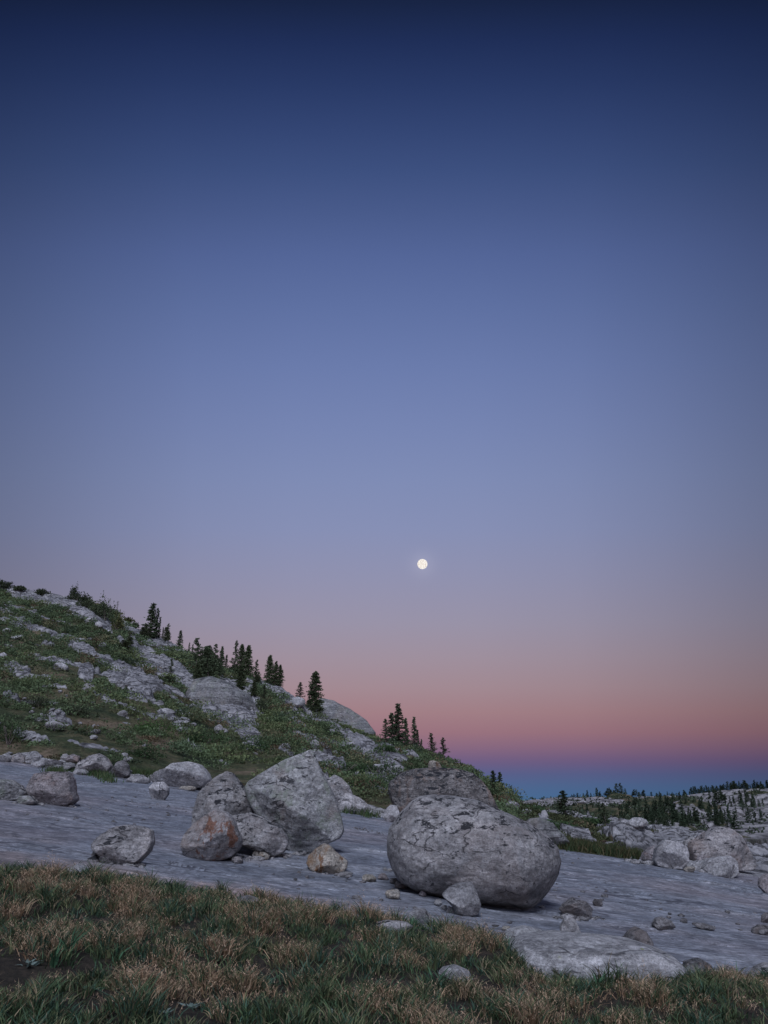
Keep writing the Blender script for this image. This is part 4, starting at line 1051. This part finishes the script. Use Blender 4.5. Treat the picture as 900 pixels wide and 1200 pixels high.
TR = [('spire', 174, 747, 40, 'tallest pointed conifer on the upper left skyline', 1.5), ('thin', 182, 745, 34, 'slim spire just right of the tallest upper skyline conifer', .9), ('thin', 186, 744, 24, 'thinnest spire right of the tallest upper skyline conifer', .8),
      ('round', 168, 748, 18, 'low bushy conifer at the left foot of the tallest upper skyline conifer', 1.3), ('round', 197, 750, 22, 'rounded conifer between the tall upper conifer and the small lone spruce', .8), ('thin', 190, 748, 13, 'short conifer left of the rounded skyline conifer', 1),
      ('spire', 210, 755, 20, 'small lone spruce on the crest slab', 1.3), ('thin', 221, 762, 13, 'first of four thin young spires along the crest', 1.1), ('thin', 225, 763, 12, 'second of four thin young spires along the crest', 1.1), ('thin', 231, 765, 13, 'third of four thin young spires along the crest', 1),
      ('thin', 236, 766, 13, 'fourth of four thin young spires along the crest', 1.1), ('bushy', 241, 797, 46, 'broad many-stemmed bushy pine above the whaleback dome', 1.0), ('bushy', 250, 795, 38, 'bushy pine crowding the right side of the broad many-stemmed one', .8),
      ('thin', 259, 781, 28, 'narrow spire right behind the bushy pines', 1.1), ('thin', 264, 783, 19, 'short narrow spire second behind the bushy pines', 1.2), ('sparse', 274, 787, 38, 'open-branched pointed conifer in the middle of the crest grove', .9),
      ('dense', 282, 791, 36, 'full conifer right of the open-branched one in the crest grove', .9), ('dense', 290, 794, 37, 'full conifer at the right end of the crest grove', .85), ('dense', 281, 809, 28, 'shorter dark conifer in front of the crest grove', 1.1),
      ('sparse', 299, 799, 25, 'pointed young conifer just right of the crest grove', 1.1), ('round', 304, 802, 14, 'small bush-like pine right of the crest grove', 1.3), ('dense', 316, 800, 32, 'left pine of the skyline trio', .9), ('dense', 322, 801, 27, 'middle pine of the skyline trio', .8), ('dense', 328, 803, 24, 'right pine of the skyline trio', .9),
      ('sparse', 351, 820, 22, 'sparse crooked little pine left of the dense pine', 1.6), ('dense', 369, 834, 44, 'dense columnar pine standing alone on the skyline', 1.05), ('round', 360, 828, 12, 'low pine at the left foot of the dense columnar pine', 1.4),
      ('sparse', 452, 864, 24, 'ragged leftmost conifer of the lower crest group', 1.6), ('spire', 459, 868, 34, 'second conifer of the lower crest group', 1.4), ('spire', 468, 871, 45, 'tallest conifer of the lower crest group', 1.3), ('spire', 476, 874, 32, 'narrow conifer right of the tallest lower crest conifer', 1),
      ('spire', 485, 878, 36, 'slim leaning spire in the lower crest group', .9), ('spire', 489, 880, 23, 'short spire beside the slim one in the lower crest group', .9), ('spire', 494, 884, 16, 'smallest spire at the right end of the lower crest group', 1), ('sparse', 506, 888, 28, 'layered open spruce left of its twin on the lower crest', 1.4),
      ('sparse', 519, 896, 28, 'layered open spruce right of its twin on the lower crest', 1.4), ('spire', 526, 898, 11, 'tiny conifer right of the layered spruces', 1.6), ('spire', 540, 904, 11, 'tiny pointed conifer above the broad dark-topped boulder', 1.2),
      ('spire', 580, 934, 27, 'left of the twin conifers at the foot of the ridge', 1.5), ('spire', 587, 935, 26, 'right of the twin conifers at the foot of the ridge', 1.4), ('spire', 663, 953, 27, 'lone dark spruce on the low green rise', 2.2), ('sparse', 710, 967, 22, 'dark spruce in a dip before the far hill', 1.6),
      ('snag', 136, 719, 19, 'bare thin snag on the upper left skyline', 1.4), ('dense', 231, 797, 20, 'short pine at the left edge of the bushy pines', 1.2), ('sparse', 200, 788, 16, 'small dark spruce on the long bare slope slab', 1.2),
      ('round', 141, 762, 12, 'dark low pine clump under the skyline shrubs', 2.6), ('round', 150, 755, 12, 'dark pine clump on the slope right of the olive shrub', 1.8), ('sparse', 309, 822, 18, 'small dark pine below the skyline trio', 1.4), ('dense', 297, 815, 16, 'dark young pine right of the whaleback dome', 1.3)]
for kd, u, v, hp, lab, wd in TR: tree(kd, u, v, hp, lab, wide=wd)
def shrub(u, v, w, h, label, tint=(.05, .07, .035), seed=0, dens=1.0, spiky=False, name='shrub'):
    p = place_px(u, v)
    if p is None: return
    x, y, z = p; rs = np.random.RandomState(seed + 500)
    Wm, Hm = w / F * y * 1.06, h / F * y * 1.06
    n = int(900 * dens)
    P, nr = shrub_points(rs, np.array([Wm * .62, Wm * .4, Hm * 1.5]), n, 8)
    if spiky: P[:, 2] *= 1 + .5 * np.abs(np.sin(P[:, 0] * 9 / Wm + 1))
    col = np.array(tint)[None] * rs.uniform(.6, 1.6, (n, 1))
    V, Fc, Tn = leaf_cloud(P, rs.uniform(.10, .24, n) * y / 110, col, rs, nr + (0, 0, .4))
    root = bpy.data.objects.new(name, None); COL.objects.link(root); root.location = (x, y, z - .1)
    tag(root, label, 'shrub')
    st_ = [tube((0, 0, -.1), (rs.normal(0, Wm * .18), rs.normal(0, Wm * .1), Hm * .6), .04, .015, 5) for _ in range(7)]
    sv, sf = join(st_)
    link('stem', mesh_np('stem', sv, sf, M['bark']), parent=root)
    link('foliage', mesh_np('foliage', V, Fc, M['leaf'], tint=Tn), parent=root)
SH = [(6, 690, 16, 11, 'dark skyline shrub at the upper left corner of the slope'), (22, 692, 12, 6, 'small flat shrub second from left on the skyline'), (50, 697, 16, 8, 'low skyline shrub left of the long crest shrub'), (90, 703, 26, 10, 'long low shrub on the crest slab'),
      (85, 702, 10, 14, 'peaked shrub rising from the long low crest shrub'), (100, 712, 18, 11, 'drooping shrub where the crest starts to fall'), (116, 722, 20, 13, 'dense shrub left of the spiky crest shrub'), (123, 728, 20, 24, 'tall spiky shrub on the upper crest'),
      (137, 740, 14, 20, 'olive shrub beside the spiky crest shrub'), (150, 728, 12, 7, 'tiny shrub on the crest slab right of the olive shrub'), (158, 733, 8, 8, 'tiny round shrub left of the tallest skyline conifer'), (200, 800, 12, 10, 'dark little shrub above the broken outcrop'), (245, 803, 30, 10, 'dark brush at the foot of the bushy pines'),
      (272, 790, 16, 12, 'dark shrub filling the crest grove'), (304, 835, 20, 18, 'tall green shrub right of the whaleback dome'), (143, 818, 12, 14, 'dark shrub at the foot of the broken outcrop'), (10, 872, 44, 34, 'big dark willow shrub at the left edge above the slab'), (45, 828, 30, 14, 'dark spreading shrub on the left slope'),
      (85, 838, 34, 14, 'dark humped shrub below the white boulders'), (185, 862, 50, 20, 'long bright green shrub bank low on the slope'), (240, 872, 50, 16, 'green shrub bank above the wide lumpy boulder'), (170, 888, 36, 16, 'grey-green shrub right above the slab rim'), (300, 880, 36, 12, 'dark shrub above the upright lichened boulder'),
      (430, 930, 40, 22, 'green willow bank left of the broad dark-topped boulder'), (400, 905, 50, 16, 'dark green shrub bank right of the tall sloping boulder'), (440, 905, 40, 12, 'shrub bank high above the broad dark-topped boulder'), (718, 993, 22, 9, 'round brown bush on the pale rocks left of the right-hand cluster'),
      (625, 952, 34, 10, 'dark green shrub bank right of the twin conifers'), (655, 972, 40, 12, 'dark shrub belt above the smooth grey dome'), (700, 964, 34, 7, 'flat green shrub right of the lone dark spruce'), (840, 950, 30, 12, 'dark brush behind the craggy boulder'), (450, 880, 20, 8, 'dark brush under the lower crest conifers'),
      (500, 905, 40, 9, 'green brush below the layered spruces'), (330, 850, 24, 10, 'green brush below the skyline trio')]
for i, (u, v, w, h, lab) in enumerate(SH):
    tn = (.045, .08, .033) if v > 840 else (.05, .065, .035)
    if 'brown' in lab: tn = (.09, .065, .05)
    if 'olive' in lab: tn = (.08, .085, .035)
    if 'bright' in lab: tn = (.06, .12, .035)
    shrub(u, v, w, h, lab, tn, i, 1.0 + (w > 30) * .8, 'spiky' in lab or 'peaked' in lab)

# ---- far woods: one object per tree, few pixels each
FAR = []
for k in range(6):
    for kd in ('far', 'farround'):
        tm, cm = conifer(kd, 300 + k, .8)
        FAR.append((kd, cm))
rs = np.random.RandomState(91)
def far_tree(x, y, hm, wide, kd, label, group):
    ms = [m_ for q, m_ in FAR if q == kd]
    o = link('distant_conifer', ms[rs.randint(len(ms))], (x, y, float(H(x, y)) - .1))
    o.scale = (hm * wide, hm * wide, hm); o.rotation_euler = (0, 0, rs.uniform(0, 6))
    tag(o, label, 'tree', group)
WOODS = [(805, 966, 40, 6, 36, 12), (762, 962, 14, 5, 20, 12), (770, 950, 26, 5, 16, 10), (842, 964, 14, 7, 12, 12), (886, 962, 10, 7, 5, 9), (880, 946, 22, 5, 16, 9), (850, 938, 26, 4, 16, 8), (740, 962, 20, 5, 8, 10), (700, 950, 30, 5, 8, 7), (820, 945, 40, 4, 14, 9), (950, 950, 40, 12, 20, 14)]
for cu, cv, ru, rv, n, hm in WOODS:
    wl = ('woods behind the craggy right-hand boulder' if cu > 790 and cv > 955 else 'open woods high on the right of the far hill' if cu > 810 else 'sparse woods on the left of the far granite hill' if cu < 790 and cv < 960 else 'clump at the left end of the far woods')
    Q, ok = cast_many(cu + rs.normal(size=n) * ru * .6, cv + rs.normal(size=n) * rv * .6, 110, 380, 60)
    for h in Q[ok]:
        if h[1] > 370: continue
        far_tree(h[0], h[1], hm * h[1] / F * 1.05 * rs.uniform(.4, 1.5), rs.uniform(.8, 1.6), 'far' if rs.rand() < .8 else 'farround',
                 'small dark conifer in the ' + wl, 'conifers in the ' + wl)
for u, hm, kd in [(672, 2.0, 'farround'), (677, 2.4, 'far'), (684, 2.0, 'far'), (689, 3.4, 'far'), (693, 2.0, 'far'), (700, 4.2, 'far'), (703, 2.6, 'farround'), (713, 3.6, 'farround'), (717, 3.0, 'farround'), (727, 5.0, 'farround'), (734, 3.0, 'far'), (741, 3.0, 'farround'), (750, 3.6, 'farround'), (755, 3.4, 'farround'),
                  (764, 2.4, 'far'), (770, 2, 'far'), (775, 2.4, 'farround'), (783, 2.2, 'far'), (790, 2.0, 'farround'), (797, 2.4, 'far'), (803, 3.4, 'far'), (806, 2.8, 'farround')] + \
                 [(q, rs.uniform(2.0, 4.4), 'far' if rs.rand() < .7 else 'farround') for q in np.arange(809, 905, 2.6)] + [(q, 3.0, 'far') for q in np.arange(908, 980, 5)]:
    t0 = (u - 450) / F / (CP + .375 * SP)
    ys_ = np.linspace(200, 400, 400); hz_ = H(t0 * ys_, ys_) / ys_
    yb = ys_[int(np.argmax(hz_))]
    far_tree(t0 * yb, yb, hm * .62, rs.uniform(1.2, 2.2), kd, 'tiny conifer on the skyline of the far granite hill', 'conifers along the far skyline')

# low scrub in the joints of the far domes
rs = np.random.RandomState(404); VV = []; FF = []; TT = []; off = 0
n0 = 9000
ty = rs.uniform(0.12, .60, n0); yy = rs.uniform(105, 340, n0); xx = ty * yy
ok = (yy > np.interp(ty, E2[0], E2[1]) * 1.2) & (yy < np.interp(ty, E5[0], E5[1]) + 4)
zz = H(xx, yy)
msk = fbm(xx * .035, yy * .022, 31., 4); ok &= (zz > WATER_Z + .3) & (msk < .02 + .25 * rs.normal(size=n0))
xx, yy, zz = xx[ok][:900], yy[ok][:900], zz[ok][:900]; n0 = len(xx)
kk_ = np.repeat(np.arange(n0), 14); m_ = len(kk_)
wd_ = rs.uniform(.5, 1.4, n0)
P = np.stack([xx[kk_] + rs.normal(0, .5, m_) * wd_[kk_], yy[kk_] + rs.normal(0, .4, m_) * wd_[kk_], zz[kk_] + np.abs(rs.normal(0, .35, m_)) * wd_[kk_] ** .7], 1)
c = np.array((.055, .075, .045)) * rs.uniform(.6, 1.6, (n0, 1))[kk_] * rs.uniform(.7, 1.4, (m_, 1))
V, Fc, Tn = leaf_cloud(P, rs.uniform(.3, .6, m_), c, rs, np.tile((0, -.3, .6), (m_, 1)))
tag(link('far_scrub', mesh_np('far_scrub', V, Fc, M['leaf'], tint=Tn)), 'dark scrub in the joints of the far granite hills', 'shrubs', kind='stuff')

# ------------------------------------------------------------------ foreground grass
rs = np.random.RandomState(5)
def blades(base, hgt, lean, wid, col, rs, bend=.5):
    n = len(base)
    an = rs.uniform(0, 2 * pi, n); wdv = np.stack([np.cos(an), np.sin(an), an * 0], 1) * wid[:, None]
    ld = np.stack([np.cos(lean[0]) * lean[1], np.sin(lean[0]) * lean[1], np.ones(n)], 1)
    ld /= np.linalg.norm(ld, axis=1)[:, None]
    side = np.stack([np.cos(lean[0]), np.sin(lean[0]), -np.ones(n) * .5], 1)
    p1 = base + ld * (hgt * .55)[:, None]
    p2 = base + ld * (hgt * .85)[:, None] + side * (hgt * .28 * bend)[:, None]
    p3 = p2 + (ld * .22 + side * .28 * bend) * hgt[:, None]
    V = np.stack([base - wdv, base + wdv, p1 - wdv * .9, p1 + wdv * .9, p2 - wdv * .55, p2 + wdv * .55, p3], 1).reshape(-1, 3)
    i = np.arange(n)[:, None] * 7
    T_ = np.concatenate([i + np.array([[0, 1, 3]]), i + np.array([[0, 3, 2]]), i + np.array([[2, 3, 5]]), i + np.array([[2, 5, 4]]), i + np.array([[4, 5, 6]])])
    return V, T_, np.repeat(col, 7, 0)
def field(n, lo=.66):
    yv = 4.2 + (13 - 4.2) * rs.rand(int(n * 1.6)) ** 1.15
    tv = rs.uniform(-.66, .60, len(yv))
    ok = (yv < np.interp(tv, G_T, G_Y) - .02 + .45 * fbm(tv * yv * 1.1, yv * .6, 90., 3) + .14 * rs.normal(size=len(yv))) & (rs.rand(len(yv)) < (yv / 11.0))
    yv, tv = yv[ok], tv[ok]
    return tv * yv, yv
def free(x, y):
    ok = np.ones(len(x), bool)
    for c, rm, rM, D in ROCKS:
        if c[1] < 14:
            w = min(rM, D / .30 if D / rM < .5 else rM)
            e = ((x - c[0]) / (rM * .90)) ** 2 + ((y - c[1]) / (D * .72)) ** 2
            ok &= e > 1
    return ok
def dry_mask(x, y):
    gy = np.interp(x / y, G_T, G_Y)
    n = fbm(x * .9, y * 1.1, 60., 3) + .35 * fbm(x * 3, y * 3, 61., 2)
    return n + .06 - .60 * np.exp(-((gy - y) / .8) ** 2) - .5 * sstep(.9, 0, y - 5.0) * (x < 0)
def bare(x, y): return fbm(x * .75 + 9, y * 1.0, 62., 3)
# green grass in tufts
def make_grass(name, label, ntuft, per, hr, dry, seed):
    global rs
    rs = np.random.RandomState(seed)
    x, y = field(ntuft); dm = dry_mask(x, y); br = bare(x, y)
    t1, t2, tid = worley(x * 2.1 + .3 * noise3(x * 3, y * 3, 1.), y * 2.1, 21)
    dm = dm * .8 + (tid - .56) * .9
    tus = np.clip(1.25 - 1.1 * t1, .35, 1.25) * (.75 + .55 * tid)
    keep_t = rs.rand(len(x)) < np.clip(1.7 - 2.3 * t1, .03, 1)
    x, y, dm, br, tus = x[keep_t], y[keep_t], dm[keep_t], br[keep_t], tus[keep_t]
    sel = (rs.rand(len(x)) < (sstep(-.15, .25, dm) if dry else 1 - .72 * sstep(.0, .35, dm))) & (br < .52 + .1 * rs.normal(size=len(x))) & free(x, y)
    x, y, tus = x[sel], y[sel], tus[sel]; n = len(x)
    ts = rs.uniform(.65, 1.25, n) * tus; tcol = rs.rand(n)
    k = np.repeat(np.arange(n), per); m_ = len(k)
    a = rs.uniform(0, 2 * pi, m_); r = np.abs(rs.normal(0, .045 if not dry else .05, m_))
    bx = x[k] + r * np.cos(a); by = y[k] + r * np.sin(a)
    ok = free(bx, by); bx, by, k, a, r = bx[ok], by[ok], k[ok], a[ok], r[ok]; m_ = len(k)
    base = np.stack([bx, by, H(bx, by) - .01 + .07 * (tus[k] - .6)], 1)
    hg = rs.uniform(hr[0], hr[1], m_) * ts[k] * .88
    ln = (a + rs.normal(0, .5, m_), np.clip(.12 + r * (7 if not dry else 9) * rs.uniform(.5, 1.5, m_), 0, 1.4))
    if not dry:
        pal = np.array([(.062, .105, .05), (.045, .08, .042), (.088, .12, .055), (.13, .14, .07), (.052, .10, .066)])
        c = pal[(tcol[k] * 5).astype(int)] * rs.uniform(.4, 1.9, (m_, 1))
        dead = rs.rand(m_) < .10; c[dead] = np.array((.30, .24, .15)) * rs.uniform(.5, 1.2, (dead.sum(), 1))
        wid = rs.uniform(.0025, .0055, m_)
    else:
        pal = np.array([(.36, .235, .14), (.44, .31, .19), (.27, .18, .105), (.38, .29, .19), (.22, .19, .10)])
        c = pal[(tcol[k] * 5).astype(int)] * rs.uniform(.35, 1.6, (m_, 1))
        wid = rs.uniform(.0016, .0034, m_)
    V, T_, C_ = blades(base, hg, ln, wid, c, rs, .8 if dry else .55)
    tag(link(name, mesh_np(name, V, T_, M['blade'], tint=C_)), label, 'grass', kind='stuff')
    return base, hg, ln, k
make_grass('green_grass', 'fresh green grass of the foreground bank', 17000, 14, (.07, .19), False, 101)
bs, hg, ln, kk = make_grass('dry_grass', 'tan dried grass tufts of the foreground bank', 11000, 16, (.08, .19), True, 102)
# dried seed heads branching from the tan tufts
rs = np.random.RandomState(44)
sel = rs.rand(len(bs)) < .30
B = bs[sel]; h_ = hg[sel]; l0 = ln[0][sel]; l1 = ln[1][sel]; n = len(B)
ld = np.stack([np.cos(l0) * l1, np.sin(l0) * l1, np.ones(n)], 1); ld /= np.linalg.norm(ld, axis=1)[:, None]
pos = np.repeat(B, 5, 0) + np.repeat(ld * h_[:, None], 5, 0) * rs.uniform(.55, 1.05, (n * 5, 1)) + rs.normal(0, .008, (n * 5, 3))
V, Fc, Tn = leaf_cloud(pos, rs.uniform(.010, .024, n * 5), np.array((.46, .33, .22))[None] * rs.uniform(.5, 1.5, (n * 5, 1)), rs, np.tile((0, 0, .8), (n * 5, 1)), .12)
tag(link('seed_heads', mesh_np('seed_heads', V, Fc, M['blade'], tint=Tn)), 'fine pinkish tan seed heads over the dry grass', 'grass', kind='stuff')
# broad-bladed green clumps and grey-leaved forbs
def broad(u, v, n, hm, label, tint, wide=.009, seed=0, leafy=False):
    h = cast(u, v, 4.5, 20)
    r2 = np.random.RandomState(seed + 900)
    a = r2.uniform(0, 2 * pi, n); r = np.abs(r2.normal(0, .03, n))
    base = np.stack([r * np.cos(a), r * np.sin(a), a * 0 - .01], 1)
    hg_ = r2.uniform(.6, 1.1, n) * hm
    if leafy: ln_ = (a, r2.uniform(.8, 2.2, n)); wd = r2.uniform(wide, wide * 1.6, n)
    else: ln_ = (a, r2.uniform(.1, .55, n)); wd = r2.uniform(wide * .5, wide, n)
    V, T_, C_ = blades(base, hg_, ln_, wd, np.array(tint)[None] * r2.uniform(.7, 1.35, (n, 1)), r2, .6)
    o = link('leafy_plant' if leafy else 'grass_clump', mesh_np('leaves', V, T_, M['blade'], tint=C_), h)
    tag(o, label, 'plant' if leafy else 'grass clump')
GP = [(80, 1120, 16, .26, 'broad-bladed green clump left in the foreground grass'), (95, 1105, 8, .22, 'small broad-bladed clump above the left one'), (62, 1132, 14, .20, 'broad-bladed clump nearest the lower left corner'), (135, 1130, 8, .18, 'broad blades between dry tufts, left of centre'),
      (272, 1110, 7, .20, 'few broad green blades left of the bare soil hole'), (455, 1030 + 140, 9, .24, 'tall green blades in the bottom middle'), (380, 1125, 10, .20, 'broad green clump right of the soil hole'), (345, 1080, 14, .18, 'green clump at the grass edge under the tan stone'),
      (430, 1078, 12, .2, 'green clump near the boxy tan stone'), (480, 1092, 16, .22, 'bright green clump beside the rounded pale stone'), (510, 1165, 16, .26, 'bright green clump below the sunken pale stone'), (795, 1150, 22, .26, 'green clump at the grass edge far right'), (865, 1152, 22, .26, 'rightmost green clump at the grass edge'),
      (700, 1160, 12, .2, 'green clump in front of the long pale slab'), (598, 1172, 12, .2, 'green clump left in front of the long pale slab'), (215, 1150, 10, .18, 'green clump in the lower left quarter of the grass')]
for i, (u, v, n, hm, lab) in enumerate(GP): broad(u, v, n, hm, lab, (.055, .125, .065), seed=i)
LP = [(32, 1130, 'grey-leaved rosette plant near the left picture edge'), (190, 1188, 'whitish rosette plant near the bottom edge'), (255, 1124, 'blue-green leafy plant among dry tufts'), (106, 1160, 'light green leafy plant low in the left grass'), (222, 1180, 'leafy plant right of the whitish rosette'), (236, 1060, 'leafy plant at the grass edge below the rust-stained boulder'),
      (385, 1188, 'pale leafy plant at the bottom middle'), (545, 1185, 'leafy plant by the dark soil patch')]
for i, (u, v, lab) in enumerate(LP): broad(u, v, 14, .075, lab, (.20, .27, .24) if ('grey' in lab or 'whit' in lab or 'pale' in lab) else (.07, .14, .08), .012, 50 + i, True)
print('objects', len(SC.objects))
